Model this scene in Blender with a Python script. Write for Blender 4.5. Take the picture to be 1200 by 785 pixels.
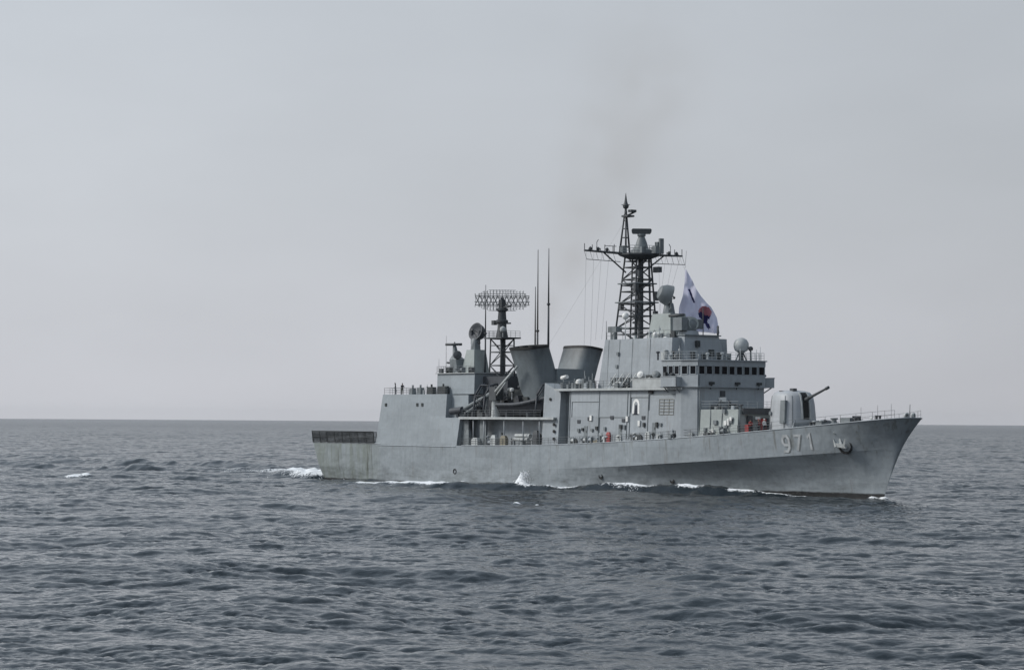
import bpy, bmesh, math, random
import numpy as np
from mathutils import Vector, Matrix
random.seed(7)
for o in list(bpy.data.objects): bpy.data.objects.remove(o)
S = bpy.context.scene
COL = S.collection
R_ = math.radians

# ---------------------------------------------------------------- camera
CAM_H = 9.8
cam_d = bpy.data.cameras.new('camera'); cam = bpy.data.objects.new('camera', cam_d); COL.objects.link(cam)
cam_d.sensor_fit = 'HORIZONTAL'; cam_d.sensor_width = 36.0; cam_d.lens = 36.0 * 2826.0 / 1200.0
cam_d.clip_start = 1.0; cam_d.clip_end = 60000.0
pitch = math.atan2(100.5, 2826.0); roll = math.atan2(8, 1200)
f_ = Vector((0, math.cos(pitch), math.sin(pitch))); r0 = Vector((1, 0, 0)); u0 = r0.cross(f_)
r_ = math.cos(roll) * r0 + math.sin(roll) * u0; u_ = -math.sin(roll) * r0 + math.cos(roll) * u0
mw = Matrix((r_, u_, -f_)).transposed().to_4x4(); mw.translation = (0, 0, CAM_H)
cam.matrix_world = mw
S.camera = cam

# ---------------------------------------------------------------- sky, sun, exposure
SUN_AZ = Vector((-1.0, 0.06, 0)).normalized(); SUN_EL = R_(36)
W = bpy.data.worlds.new('World'); S.world = W; W.use_nodes = True
nt = W.node_tree; N = nt.nodes; L = nt.links; N.clear()
wo = N.new('ShaderNodeOutputWorld'); bg = N.new('ShaderNodeBackground'); bg.inputs['Strength'].default_value = 0.1
sky = N.new('ShaderNodeTexSky'); sky.sky_type = 'NISHITA'; sky.sun_disc = False
sky.sun_elevation = SUN_EL; sky.sun_rotation = math.atan2(SUN_AZ.x, SUN_AZ.y)
sky.air_density = 1.5; sky.dust_density = 4.0; sky.ozone_density = 1.0
tc = N.new('ShaderNodeTexCoord'); sx = N.new('ShaderNodeSeparateXYZ'); L.new(tc.outputs['Generated'], sx.inputs[0])
ramp = N.new('ShaderNodeValToRGB'); cr = ramp.color_ramp
SKY = [(0.0, (.594, .602, .644)), (.03, (.582, .600, .644)), (.09, (.562, .592, .638)), (.18, (.550, .588, .640)), (.5, (.425, .503, .60)), (1.0, (.41, .50, .62))]
for i, (p, c) in enumerate(SKY):
    e = cr.elements[i] if i < 2 else cr.elements.new(p)
    e.position = p; e.color = (*c, 1)
L.new(sx.outputs['Z'], ramp.inputs['Fac'])
mp = N.new('ShaderNodeMapping'); mp.inputs['Scale'].default_value = (3.2, 3.2, 9.0); L.new(tc.outputs['Generated'], mp.inputs[0])
nz = N.new('ShaderNodeTexNoise'); nz.inputs['Scale'].default_value = 1.6; nz.inputs['Detail'].default_value = 5; nz.inputs['Roughness'].default_value = .5
L.new(mp.outputs[0], nz.inputs['Vector'])
mr = N.new('ShaderNodeMapRange'); mr.inputs['From Min'].default_value = .3; mr.inputs['From Max'].default_value = .7
mr.inputs['To Min'].default_value = 9.45; mr.inputs['To Max'].default_value = 10.35; L.new(nz.outputs['Fac'], mr.inputs['Value'])
# the cloud is thinner, so brighter, on the side where the sun stands behind it
dt = N.new('ShaderNodeVectorMath'); dt.operation = 'DOT_PRODUCT'; L.new(tc.outputs['Generated'], dt.inputs[0]); dt.inputs[1].default_value = (SUN_AZ.x, SUN_AZ.y, 0)
br = N.new('ShaderNodeMath'); br.operation = 'MULTIPLY_ADD'; L.new(dt.outputs['Value'], br.inputs[0]); br.inputs[1].default_value = .45; br.inputs[2].default_value = 0.96
sm = N.new('ShaderNodeMath'); sm.operation = 'MULTIPLY'; L.new(mr.outputs[0], sm.inputs[0]); L.new(br.outputs[0], sm.inputs[1])
sc = N.new('ShaderNodeVectorMath'); sc.operation = 'SCALE'; L.new(ramp.outputs[0], sc.inputs[0]); L.new(sm.outputs[0], sc.inputs['Scale'])
mx = N.new('ShaderNodeMix'); mx.data_type = 'RGBA'; mx.clamp_result = False; mx.inputs['Factor'].default_value = .94
L.new(sky.outputs[0], mx.inputs[6]); L.new(sc.outputs[0], mx.inputs[7])
L.new(mx.outputs[2], bg.inputs['Color']); L.new(bg.outputs[0], wo.inputs[0])
sd = bpy.data.lights.new('sun', 'SUN'); sd.energy = 2.5; sd.angle = R_(16); sd.color = (1.0, .97, .92)
so = bpy.data.objects.new('sun', sd); COL.objects.link(so)
tosun = Vector((SUN_AZ.x * math.cos(SUN_EL), SUN_AZ.y * math.cos(SUN_EL), math.sin(SUN_EL)))
so.rotation_euler = tosun.to_track_quat('Z', 'Y').to_euler(); so.location = (0, 0, 80)
S.view_settings.view_transform = 'Standard'; S.view_settings.look = 'None'
S.view_settings.exposure = 0.0; S.view_settings.gamma = 1.0; S.view_settings.use_curve_mapping = False
S.cycles.volume_step_rate = 1.0; S.cycles.volume_max_steps = 128; S.cycles.max_bounces = 6; S.cycles.volume_bounces = 0

# ---------------------------------------------------------------- ship frame
HEAD = R_(-53.62718557); ORG = Vector((-27.83010671, 410.38745155, 0))
ch, sh = math.cos(HEAD), math.sin(HEAD)

# ---------------------------------------------------------------- materials
def mat_new(name):
    m = bpy.data.materials.new(name); m.use_nodes = True
    b = m.node_tree.nodes['Principled BSDF']; return m, m.node_tree, b
def plain(name, c, rough=.5, metal=0.0, var=.15, scale=1.1):
    m, t, b = mat_new(name); n = t.nodes
    tcn = n.new('ShaderNodeTexCoord'); z = n.new('ShaderNodeTexNoise'); z.inputs['Scale'].default_value = scale; z.inputs['Detail'].default_value = 5
    t.links.new(tcn.outputs['Object'], z.inputs['Vector'])
    rp = n.new('ShaderNodeMapRange'); rp.inputs['From Min'].default_value = .3; rp.inputs['From Max'].default_value = .7
    rp.inputs['To Min'].default_value = 1 - var; rp.inputs['To Max'].default_value = 1 + var; t.links.new(z.outputs['Fac'], rp.inputs['Value'])
    v = n.new('ShaderNodeVectorMath'); v.operation = 'SCALE'; v.inputs[0].default_value = c; t.links.new(rp.outputs[0], v.inputs['Scale'])
    t.links.new(v.outputs[0], b.inputs['Base Color']); b.inputs['Roughness'].default_value = rough; b.inputs['Metallic'].default_value = metal
    return m
def paint(name, c, streak=.5, rough=.5, rust=0.0, plate=.02, hull=False, soot=None):
    """weathered ship paint: broad tone drift, vertical run-off streaks, plate buckling, rust weeps"""
    m, t, b = mat_new(name); n = t.nodes; lk = t.links.new
    tcn = n.new('ShaderNodeTexCoord'); co = tcn.outputs['Object']
    def noise(scale, sc3, det=5, rgh=.55):
        mpn = n.new('ShaderNodeMapping'); mpn.inputs['Scale'].default_value = sc3; lk(co, mpn.inputs[0])
        z = n.new('ShaderNodeTexNoise'); z.inputs['Scale'].default_value = scale; z.inputs['Detail'].default_value = det; z.inputs['Roughness'].default_value = rgh
        lk(mpn.outputs[0], z.inputs['Vector']); return z.outputs['Fac']
    def rng(fac, a, bb, lo, hi):
        q = n.new('ShaderNodeMapRange'); q.inputs['From Min'].default_value = a; q.inputs['From Max'].default_value = bb
        q.inputs['To Min'].default_value = lo; q.inputs['To Max'].default_value = hi; lk(fac, q.inputs['Value']); return q.outputs[0]
    def mul(a, bb):
        q = n.new('ShaderNodeMath'); q.operation = 'MULTIPLY'; lk(a, q.inputs[0])
        if isinstance(bb, float): q.inputs[1].default_value = bb
        else: lk(bb, q.inputs[1])
        return q.outputs[0]
    def mix(fac, a, bb):
        q = n.new('ShaderNodeMix'); q.data_type = 'RGBA'
        if isinstance(fac, float): q.inputs[0].default_value = fac
        else: lk(fac, q.inputs[0])
        if isinstance(a, tuple): q.inputs[6].default_value = (*a, 1)
        else: lk(a, q.inputs[6])
        if isinstance(bb, tuple): q.inputs[7].default_value = (*bb, 1)
        else: lk(bb, q.inputs[7])
        return q.outputs[2]
    br = n.new('ShaderNodeTexBrick'); br.inputs['Scale'].default_value = 1.0; br.inputs['Brick Width'].default_value = 6.3; br.inputs['Row Height'].default_value = 2.1; br.inputs['Mortar Size'].default_value = .012
    br.inputs['Color1'].default_value = (.93, .93, .93, 1); br.inputs['Color2'].default_value = (1.06, 1.06, 1.06, 1); br.inputs['Mortar'].default_value = (.86, .86, .86, 1)
    sx0 = n.new('ShaderNodeSeparateXYZ'); lk(co, sx0.inputs[0]); cx0 = n.new('ShaderNodeCombineXYZ'); lk(sx0.outputs['X'], cx0.inputs['X']); lk(sx0.outputs['Z'], cx0.inputs['Y']); lk(cx0.outputs[0], br.inputs['Vector'])
    rb0 = n.new('ShaderNodeRGBToBW'); lk(br.outputs['Color'], rb0.inputs[0])
    broad = mul(rng(noise(.16, (1, 1, 1.6)), .3, .7, .9, 1.1), rb0.outputs[0])
    fine = rng(noise(2.2, (1, 1, 1)), .3, .7, .95, 1.05)
    st = rng(noise(1.0, (1.5, 1.5, .09), 6), .48, .72, 0.0, 1.0)
    v = n.new('ShaderNodeVectorMath'); v.operation = 'SCALE'; v.inputs[0].default_value = c; lk(mul(broad, fine), v.inputs['Scale'])
    col = mix(mul(st, streak * .5), v.outputs[0], tuple(x * .62 for x in c))
    if rust > 0:
        rs = rng(noise(1.0, (1.1, 1.1, .16), 7, .65), .60, .72, 0.0, 1.0)
        col = mix(mul(rs, rust), col, (.13, .085, .05))
    if hull:
        sp = n.new('ShaderNodeSeparateXYZ'); lk(co, sp.inputs[0])
        # green-brown scum low on the after quarter
        aft = rng(sp.outputs['X'], 17.0, 21.0, 1.0, 0.0)
        g1 = rng(noise(1.0, (.9, .9, .16), 6), .36, .6, .10, .65)
        col = mix(mul(aft, g1), col, (.16, .185, .15))
        g2 = rng(noise(1.0, (1.3, 1.3, .11), 6), .60, .70, 0.0, .85)
        col = mix(mul(aft, g2), col, (.05, .055, .04))
        # grime just above the water along the run of the hull
        lo = rng(sp.outputs['Z'], .8, 4.2, 1.0, 0.0)
        g3 = rng(noise(1.0, (.22, .22, .7), 7, .7), .46, .70, 0.0, .8)
        col = mix(mul(lo, g3), col, (.085, .095, .092))
        # weeps under the deck edge
        z2 = rng(noise(1.0, (1.3, 1.3, .05), 5), .58, .70, 0.0, .55)
        hi = rng(sp.outputs['Z'], 3.4, 6.2, 0.0, 1.0)
        col = mix(mul(hi, z2), col, (.13, .125, .10))
        # black boot topping
        w = n.new('ShaderNodeMath'); w.operation = 'ADD'; lk(sp.outputs['Z'], w.inputs[0]); lk(rng(noise(.35, (1, 1, 1)), 0, 1, -.2, .2), w.inputs[1])
        w2 = n.new('ShaderNodeMath'); w2.operation = 'SUBTRACT'; lk(w.outputs[0], w2.inputs[0]); lk(rng(sp.outputs['X'], 60, 112, .15, .78), w2.inputs[1])
        bt = rng(w2.outputs[0], -.08, .10, 1.0, 0.0)
        col = mix(bt, col, (.012, .013, .014))
    if soot:
        sp = n.new('ShaderNodeSeparateXYZ'); lk(co, sp.inputs[0]); w = n.new('ShaderNodeMath'); w.operation = 'ADD'; lk(sp.outputs['Z'], w.inputs[0]); lk(rng(noise(.7, (1, 1, .35), 5), .2, .8, -1.3, 1.3), w.inputs[1])
        col = mix(rng(w.outputs[0], soot[0], soot[1], 0.0, .85), col, (.03, .032, .034))
    lk(col, b.inputs['Base Color']); b.inputs['Roughness'].default_value = rough
    if plate > 0:
        bn = n.new('ShaderNodeBump'); bn.inputs['Strength'].default_value = 1.0; bn.inputs['Distance'].default_value = plate
        lk(noise(.42, (1, 1, 1), 2), bn.inputs['Height']); lk(bn.outputs[0], b.inputs['Normal'])
    return m
GREY = (.292, .326, .350)
M = {}
M['hull'] = paint('hull_paint', GREY, .6, .5, .34, .17, hull=True)
M['grey'] = paint('superstructure_paint', (.318, .348, .372), .6, .5, .34, .08)
M['hangar'] = paint('hangar_paint', GREY, .4, .5, .14, .10)
M['green'] = paint('pale_green_grey_paint', (.35, .385, .375), .5, .5, .25, .03)
M['mast'] = plain('dark_mast_paint', (.062, .068, .074), .6)
M['turret'] = paint('turret_paint', (.40, .42, .44), .7, .5, .2, .06)
M['mid'] = plain('mid_grey_paint', (.17, .19, .20), .55)
M['dark'] = plain('dark_grey_paint', (.05, .056, .066), .6)
M['funnel'] = paint('funnel_paint', (.155, .18, .195), .6, .55, .05, .05, soot=(18.2, 21.6))
M['black'] = plain('soot_black', (.012, .012, .013), .7)
M['pale'] = plain('pale_grey_fittings', (.42, .44, .44), .5)
M['white'] = plain('white_paint', (.78, .78, .76), .5)
M['glass'] = plain('dark_window_glass', (.004, .005, .008), .3); M['glass'].node_tree.nodes['Principled BSDF'].inputs['Specular IOR Level'].default_value = .12
M['deck'] = plain('deck_coating', (.10, .105, .105), .8)
M['net'] = plain('net_steel', (.035, .04, .042), .7)
M['rail'] = plain('rail_steel', (.16, .17, .175), .5)
M['boat'] = plain('dark_boat_rubber', (.02, .023, .03), .6)
M['red'] = plain('red_cloth', (.33, .05, .045), .7)
M['redpaint'] = plain('red_paint', (.30, .035, .035), .5)
M['navy'] = plain('navy_cloth', (.018, .022, .035), .8)
M['khaki'] = plain('olive_cloth', (.10, .105, .075), .8)
M['skin'] = plain('skin', (.36, .22, .15), .6)
M['hair'] = plain('black_hair', (.012, .010, .009), .6)
M['number'] = plain('number_white', (.44, .46, .47), .6, var=.25)
M['numshade'] = plain('number_shadow_paint', (.21, .225, .23), .5)
M['brass'] = plain('anchor_iron', (.20, .19, .18), .55)
M['ochre'] = plain('weathered_canvas', (.22, .20, .15), .8)

# ---------------------------------------------------------------- helpers
def link(o, parent=None):
    COL.objects.link(o)
    if parent is not None: o.parent = parent
    return o
def tag(o, label=None, cat=None, group=None, kind=None):
    if label: o['label'] = label
    if cat: o['category'] = cat
    if group: o['group'] = group
    if kind: o['kind'] = kind
    return o
class B:
    """collects shapes into one mesh"""
    def __init__(s): s.bm = bmesh.new()
    def hexa(s, lo, hi):
        """two quads (4 pts each, same winding) joined to a solid"""
        return s.loft([lo, hi])
    def loft(s, rings, cap=True, smooth=False):
        vs = [[s.bm.verts.new(p) for p in r] for r in rings]; n = len(rings[0])
        for a, b in zip(vs[:-1], vs[1:]):
            for i in range(n):
                f = s.bm.faces.new((a[i], a[(i + 1) % n], b[(i + 1) % n], b[i])); f.smooth = smooth
        if cap:
            s.bm.faces.new(vs[0][::-1]); s.bm.faces.new(vs[-1])
        return s
    def box(s, x0, x1, y0, y1, z0, z1, tx=0, ty=0):
        """box; tx, ty draw the top in on each side"""
        lo = [(x0, y0, z0), (x1, y0, z0), (x1, y1, z0), (x0, y1, z0)]
        hi = [(x0 + tx, y0 + ty, z1), (x1 - tx, y0 + ty, z1), (x1 - tx, y1 - ty, z1), (x0 + tx, y1 - ty, z1)]
        return s.loft([lo, hi])
    def prism(s, plan, z0, z1, plan2=None):
        return s.loft([[(x, y, z0) for x, y in plan], [(x, y, z1) for x, y in (plan2 or plan)]])
    def tube(s, p, q, r=.05, r2=None, n=6, smooth=True):
        p, q = Vector(p), Vector(q); r2 = r if r2 is None else r2
        d = (q - p)
        if d.length < 1e-6: return s
        d.normalize(); a = Vector((0, 0, 1)) if abs(d.z) < .9 else Vector((1, 0, 0))
        u = d.cross(a).normalized(); v = d.cross(u)
        ring = lambda c, rr: [c + rr * (math.cos(2 * math.pi * i / n) * u + math.sin(2 * math.pi * i / n) * v) for i in range(n)]
        return s.loft([ring(p, r), ring(q, r2)], smooth=smooth and n > 5)
    def poly(s, pts, r=.05, n=6):
        for a, b in zip(pts[:-1], pts[1:]): s.tube(a, b, r, n=n)
        return s
    def lathe(s, c, prof, axis=(0, 0, 1), n=20):
        """profile of (radius, height) turned about axis at c"""
        c = Vector(c); d = Vector(axis).normalized(); a = Vector((0, 0, 1)) if abs(d.z) < .9 else Vector((1, 0, 0))
        u = d.cross(a).normalized(); v = d.cross(u)
        rings = [[c + d * h + max(r, .004) * (math.cos(2 * math.pi * i / n) * u + math.sin(2 * math.pi * i / n) * v) for i in range(n)] for r, h in prof]
        return s.loft(rings, smooth=True)
    def ball(s, c, r, sz=1.0, n=16):
        prof = [(r * math.sin(math.pi * k / 10), -r * sz * math.cos(math.pi * k / 10)) for k in range(11)]
        return s.lathe(c, prof, n=n)
    def quad(s, *p):
        s.bm.faces.new([s.bm.verts.new(q) for q in p]); return s
    def build(s, name, m, parent=None, sharp=None):
        bmesh.ops.recalc_face_normals(s.bm, faces=s.bm.faces)
        for e in s.bm.edges:
            if len(e.link_faces) == 2 and e.calc_face_angle(0) > R_(38): e.smooth = False
        me = bpy.data.meshes.new(name); s.bm.to_mesh(me); s.bm.free()
        o = bpy.data.objects.new(name, me)
        ms = m if isinstance(m, (list, tuple)) else [m]
        for q in ms: me.materials.append(q)
        return link(o, parent)

ship = bpy.data.objects.new('warship', None); link(ship); ship.location = ORG; ship.rotation_euler = (0, 0, HEAD)
ship.empty_display_size = 5
tag(ship, 'grey naval destroyer with lattice mast and white number 971 on its bow, at sea', 'warship')
def P(x, y, z):   # ship metres to world
    return Vector((ORG.x + ch * x - sh * y, ORG.y + sh * x + ch * y, z))
def part(b, name, m, parent=ship):
    """one part; pieces that stand clear of each other become parts of their own"""
    bm = b.bm; bm.verts.index_update(); seen = set(); isl = []
    for v in bm.verts:
        if v in seen: continue
        st = [v]; seen.add(v); vs = []
        while st:
            q = st.pop(); vs.append(q)
            for e in q.link_edges:
                o = e.other_vert(q)
                if o not in seen: seen.add(o); st.append(o)
        lo = [min(q.co[k] for q in vs) - .06 for k in range(3)]; hi = [max(q.co[k] for q in vs) + .06 for k in range(3)]; isl.append([lo, hi, vs])
    grp = list(range(len(isl)))
    def fd(i):
        while grp[i] != i: grp[i] = grp[grp[i]]; i = grp[i]
        return i
    if 1 < len(isl) < 400:
        for i in range(len(isl)):
            for j in range(i):
                a, c = isl[i], isl[j]
                if all(a[0][k] <= c[1][k] and c[0][k] <= a[1][k] for k in range(3)): grp[fd(i)] = fd(j)
    roots = {fd(i) for i in range(len(isl))} if len(isl) < 400 else {0}
    m = M[m] if isinstance(m, str) else m
    if len(roots) < 2 or len(isl) >= 400: return b.build(name, m, parent)
    best = None
    for r in sorted(roots):
        keep = {v for i in range(len(isl)) if fd(i) == r for v in isl[i][2]}; nb = B(); mp_ = {}
        for v in keep: mp_[v] = nb.bm.verts.new(v.co)
        for f in bm.faces:
            if f.verts[0] in keep: g = nb.bm.faces.new([mp_[v] for v in f.verts]); g.smooth = f.smooth
        o = nb.build(name, m, parent)
        if best is None or len(o.data.vertices) > len(best.data.vertices): best = o
    bm.free(); return best

# ---------------------------------------------------------------- hull form (analytic, shared with the sea)
def zdeck(x): return np.interp(x, [-1, 20, 42, 55, 66, 80, 93, 103, 113, 123, 134], [6.0, 5.96, 5.95, 6.08, 6.32, 6.85, 7.5, 8.12, 8.9, 9.72, 10.62])
def xstem(z): return 127.0 + .40 * z + .0115 * z * np.abs(z)
def zknk(x): return np.interp(x, [40, 70, 83, 107, 121.5, 134], [2.0, 2.95, 3.55, 4.96, 5.95, 7.0])
def b_deck(x, z):
    s = np.clip((xstem(z) - x) / 48, 0, 1); b = 7.08 * (1 - (1 - s) ** 2.2) ** (.60 - .25 * np.clip((x - 116) / 14, 0, 1))
    return np.maximum(b, 0) * np.where(x < 40, 1 - .07 * ((40 - x) / 40) ** 2, 1)
def b_wl(x, z):
    s = np.clip((xstem(z) - x) / 78, 0, 1); b = 6.85 * (1 - (1 - s) ** 2.0) * (1 - .22 * np.clip((x - 72) / 38, 0, 1))
    return b * np.where(x < 40, 1 - .14 * ((40 - x) / 40) ** 2, 1)
def hb(x, z):
    """half breadth at station x, height z"""
    zk, zd = zknk(x), zdeck(x)
    fk = .965 - .05 * np.clip((x - 98) / 20, 0, 1)
    sh_ = np.clip((xstem(z) - x) / 48, 0, 1); q = np.clip((x - 115) / 13, 0, 1) ** 1.3 * .75
    bk = b_deck(x, z) * fk * (1 - q) + q * 7.08 * (1 - (1 - sh_) ** 2.2) ** .92; bk = np.where(x < 70, np.maximum(bk, b_wl(x, z)), bk)
    lo = b_wl(x, z) + (bk - b_wl(x, z)) * np.clip(z / zk, 0, 1) ** np.interp(x, [66, 84], [1.35, 2.1])
    hi = bk + (b_deck(x, z) - bk) * np.clip((z - zk) / (zd - zk), 0, 1) ** (1 + .3 * np.clip((x - 119) / 11, 0, 1))
    return np.where(z < zk, lo, hi)
def hull():
    b = B(); ts = list(np.linspace(0, .80, 60)) + list(np.linspace(.80, .97, 34)[1:]) + list(1 - .03 * (1 - np.linspace(0, 1, 16)[1:]) ** 1.8)
    lv = [-1.6, -.6, 0.0] ; kf = [.2, .4, .55, .68, .78, .86, .93, .975, 1.0]; df = [.06, .2, .35, .5, .62, .74, .84, .92, 1.0]
    rows = []
    def xat(t, z):
        x0 = -.5 + 2.6 * max(0, 1 - max(z, -1.6) / 6.0)
        return x0 + t * (float(xstem(z)) - x0)
    def col(t):
        out = []
        for k, spec in enumerate([('a', v) for v in lv] + [('k', v) for v in kf] + [('d', v) for v in df]):
            z = 3.0
            for _ in range(8):
                x = xat(t, z)
                z = spec[1] if spec[0] == 'a' else float(zknk(x)) * spec[1] if spec[0] == 'k' else float(zknk(x) + (zdeck(x) - zknk(x)) * spec[1])
            x = xat(t, z); y = 0.0 if t > .9999 else float(hb(np.float64(x), np.float64(z)))
            out.append((x, y, z))
        return out
    cols = [col(t) for t in ts]; nl = len(cols[0]); kn = len(lv) + len(kf) - 1
    vs = {sgn: [[b.bm.verts.new((x, sgn * y, z)) if not (sgn > 0 and i == len(cols) - 1) else None for x, y, z in c] for i, c in enumerate(cols)] for sgn in (-1, 1)}
    vs[1][-1] = vs[-1][-1]
    for sgn in (-1, 1):
        V = vs[sgn]
        for i in range(len(cols) - 1):
            for j in range(nl - 1):
                q = (V[i][j], V[i + 1][j], V[i + 1][j + 1], V[i][j + 1]); f = b.bm.faces.new(q if sgn < 0 else q[::-1]); f.smooth = True
    for j in range(nl - 1): b.bm.faces.new((vs[-1][0][j], vs[-1][0][j + 1], vs[1][0][j + 1], vs[1][0][j]))
    b.bm.verts.ensure_lookup_table()
    bmesh.ops.recalc_face_normals(b.bm, faces=b.bm.faces)
    for sgn in (-1, 1):
        for i in range(30, len(cols) - 8):
            e = b.bm.edges.get((vs[sgn][i][kn], vs[sgn][i + 1][kn]))
            if e: e.smooth = False
    h = b.build('hull', M['hull'], ship)
    d = B()
    top = [c[-1] for c in cols]
    for (xa, ya, za), (xb, yb, zb) in zip(top[:-1], top[1:]):
        d.quad((xa, -ya + .01, za - .05), (xb, -yb + .01 * (yb > 0), zb - .05), (xb, yb, zb - .05), (xa, ya - .01, za - .05))
    part(d, 'weather_deck', 'deck')
    # low toe rail along the deck edge
    g = B()
    for sgn in (-1, 1):
        for i in range(0, len(top) - 1):
            (xa, ya, za), (xb, yb, zb) = top[i], top[i + 1]
            if 19 < xa < 42: continue
            g.tube((xa, sgn * ya, za), (xb, sgn * yb, zb), .07, n=5)
    part(g, 'gunwale', 'grey')
    return h
HULL = hull()
def hpt(x, z, off=.03):   # point on the starboard shell
    return Vector((x, -float(hb(np.float64(x), np.float64(z))) - off, z))
# hull number 971: broad strokes following the shell, each digit over its own offset shadow
DIG = {'9': [[(0, 0), (.42, 0), (.62, .25), (.62, .8), (.44, 1), (.16, 1), (0, .82), (0, .58), (.16, .42), (.6, .42)]],
       '7': [[(0, .97), (.62, .97), (.25, 0)]], '1': [[(.05, .78), (.33, 1), (.33, 0)]]}
def digit(ch_, x0, z0, h, w, name, m, off, dx=0, dz=0):
    b = B()
    for st in DIG[ch_]:
        pts = [Vector((x0 + dx + u * h * .82, z0 + dz + v * h)) for u, v in st]
        segs = []
        for i, p in enumerate(pts):
            d1 = (pts[i] - pts[i - 1]).normalized() if i else (pts[1] - pts[0]).normalized()
            d2 = (pts[i + 1] - pts[i]).normalized() if i < len(pts) - 1 else d1
            t = (d1 + d2).normalized(); nrm = Vector((-t.y, t.x)) * (w / 2) / max(.6, t.dot(d1)); segs.append((p + nrm, p - nrm))
        for (a, b2), (c, d) in zip(segs[:-1], segs[1:]):
            k = 3
            for q in range(k):
                l1 = a.lerp(c, q / k); l2 = a.lerp(c, (q + 1) / k); m1 = b2.lerp(d, q / k); m2 = b2.lerp(d, (q + 1) / k)
                b.quad(hpt(l1.x, l1.y, off), hpt(l2.x, l2.y, off), hpt(m2.x, m2.y, off), hpt(m1.x, m1.y, off))
    return part(b, name, m, HULL)
for i, c in enumerate('971'):
    xx = 113.75 + i * 1.88 + (.25 if c == '1' else 0)
    digit(c, xx, 6.05 + i * .13, 2.0, .34, 'number_shadow', 'numshade', .03, .13, -.06)
    digit(c, xx, 6.05 + i * .13, 2.0, .34, 'hull_number', 'number', .06)
# anchor in its recess, starboard
p = hpt(123.3, 6.85, .02)
b = B(); b.lathe(p + Vector((0, .5, 0)), [(.95, -.3), (1.0, .52), (.85, .58), (.7, .3), (.6, -.2)], (0.25, -1, -.1), 14); part(b, 'hawse_pipe', 'black', HULL)
b = B(); q = p + Vector((-.15, -.42, .25))
b.tube(q + Vector((-.5, .15, 1.0)), q + Vector((.05, 0, -.2)), .17, .2)
b.loft([[q + Vector((-1.0, -.1, -.35)), q + Vector((.9, -.1, -.55)), q + Vector((.9, .2, -.55)), q + Vector((-1.0, .2, -.35))], [q + Vector((-.75, -.22, .12)), q + Vector((.7, -.22, -.08)), q + Vector((.7, .2, -.08)), q + Vector((-.75, .2, .12))]])
for u in (-1, 1):
    b.loft([[q + Vector((u * .95 - .2, -.12, -.4)), q + Vector((u * .5 - .2, -.2, -.3)), q + Vector((u * .5 - .2, .1, -.3))], [q + Vector((u * 1.15 - .15, -.25, .75)), q + Vector((u * 1.05 - .15, -.3, .7)), q + Vector((u * 1.05 - .15, -.15, .7))]])
part(b, 'anchor', 'pale')
b = B(); b.tube(q + Vector((-.5, .1, 1.0)), hpt(122.2, 8.6, .08), .13, .13); part(b, 'anchor_chain', 'mid')
for sgn in (-1, 1):   # eyes of the bow
    b = B(); x = 131.7; z = 10.35; y = sgn * .6
    b.lathe((x, y, z + .42), [(.36, -.14), (.42, 0), (.36, .16), (.2, .16), (.2, -.14)], (.9, sgn * .3, 0), 12); part(b, 'bow_fairlead', 'pale')
for x, z in ((41.6, 1.95), (77.0, 2.0), (91, 1.7)):
    b = B(); b.lathe(hpt(x, z, -.05), [(.42, 0), (.44, .12), (.3, .13), (.26, .02)], (0, -1, -.05), 12); part(b, 'discharge_outlet', 'black', HULL)
# rubbing strakes
b = B()
for x in np.arange(20, 42, 1.0): b.tube(hpt(x, 5.75, .0), hpt(x + 1, 5.75, .0), .09, n=5)
part(b, 'rubbing_strake', 'hangar', HULL)

# ---------------------------------------------------------------- rails
def railing(name, pts, parent=ship, h=1.05, sp=1.6, r=.022, m='rail', wires=3):
    b = B()
    for p, q in zip(pts[:-1], pts[1:]):
        p, q = Vector(p), Vector(q); n = max(1, round((q - p).length / sp))
        for i in range(n + 1):
            s = p.lerp(q, i / n); b.tube(s, s + Vector((0, 0, h)), r * 1.5, n=4)
        for k in range(1, wires + 1): b.tube(p + Vector((0, 0, h * k / wires)), q + Vector((0, 0, h * k / wires)), r, n=4)
    return part(b, name, m, parent)
def edge(xs, inset=.12, sgn=-1):
    return [(x, sgn * (float(hb(np.float64(x), np.float64(zdeck(x)))) - inset), float(zdeck(x))) for x in xs]

# ---------------------------------------------------------------- flight deck, nets, hangar
for sgn in (-1, 1):
    for k in range(8):
        x0 = -.4 + k * 2.43; x1 = x0 + 2.36; b = B(); lean = .12 * sgn
        y0 = sgn * (float(b_deck(np.float64(x0), 6.0)) + .05)
        A = lambda u, v: (x0 + (x1 - x0) * u, y0 + lean * v * 2, 6.0 + 1.9 * v)
        for u in (0, 1): b.tube(A(u, 0), A(u, 1), .07, n=5)
        for v in (0.02, .5, 1): b.tube(A(0, v), A(1, v), .06, n=5)
        for i in range(1, 12): b.tube(A(i / 12, 0), A(i / 12, 1), .034, n=4)
        for i in range(1, 10): b.tube(A(0, i / 10), A(1, i / 10), .034, n=4)
        part(b, 'safety_net', 'net')
for k in range(5):
    b = B(); y0 = -6.4 + k * 2.56; A = lambda u, v: (-.6 - .2 * v, y0 + 2.5 * u, 6.0 + 1.7 * v)
    for u in (0, 1): b.tube(A(u, 0), A(u, 1), .06, n=5)
    for v in (0.02, .5, 1): b.tube(A(0, v), A(1, v), .05, n=5)
    for i in range(1, 10): b.tube(A(i / 10, 0), A(i / 10, 1), .03, n=4); b.tube(A(0, i / 10), A(1, i / 10), .03, n=4)
    part(b, 'safety_net', 'net')
b = B()
y1, y2 = 7.03, 6.5
b.loft([[(19.2, -6.85, 5.93), (38.8, -y1, 5.93), (38.8, y1, 5.93), (19.2, 6.85, 5.93)], [(20.7, -y2, 13.9), (38.8, -y2, 13.9), (38.8, y2, 13.9), (20.7, y2, 13.9)]])
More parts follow.
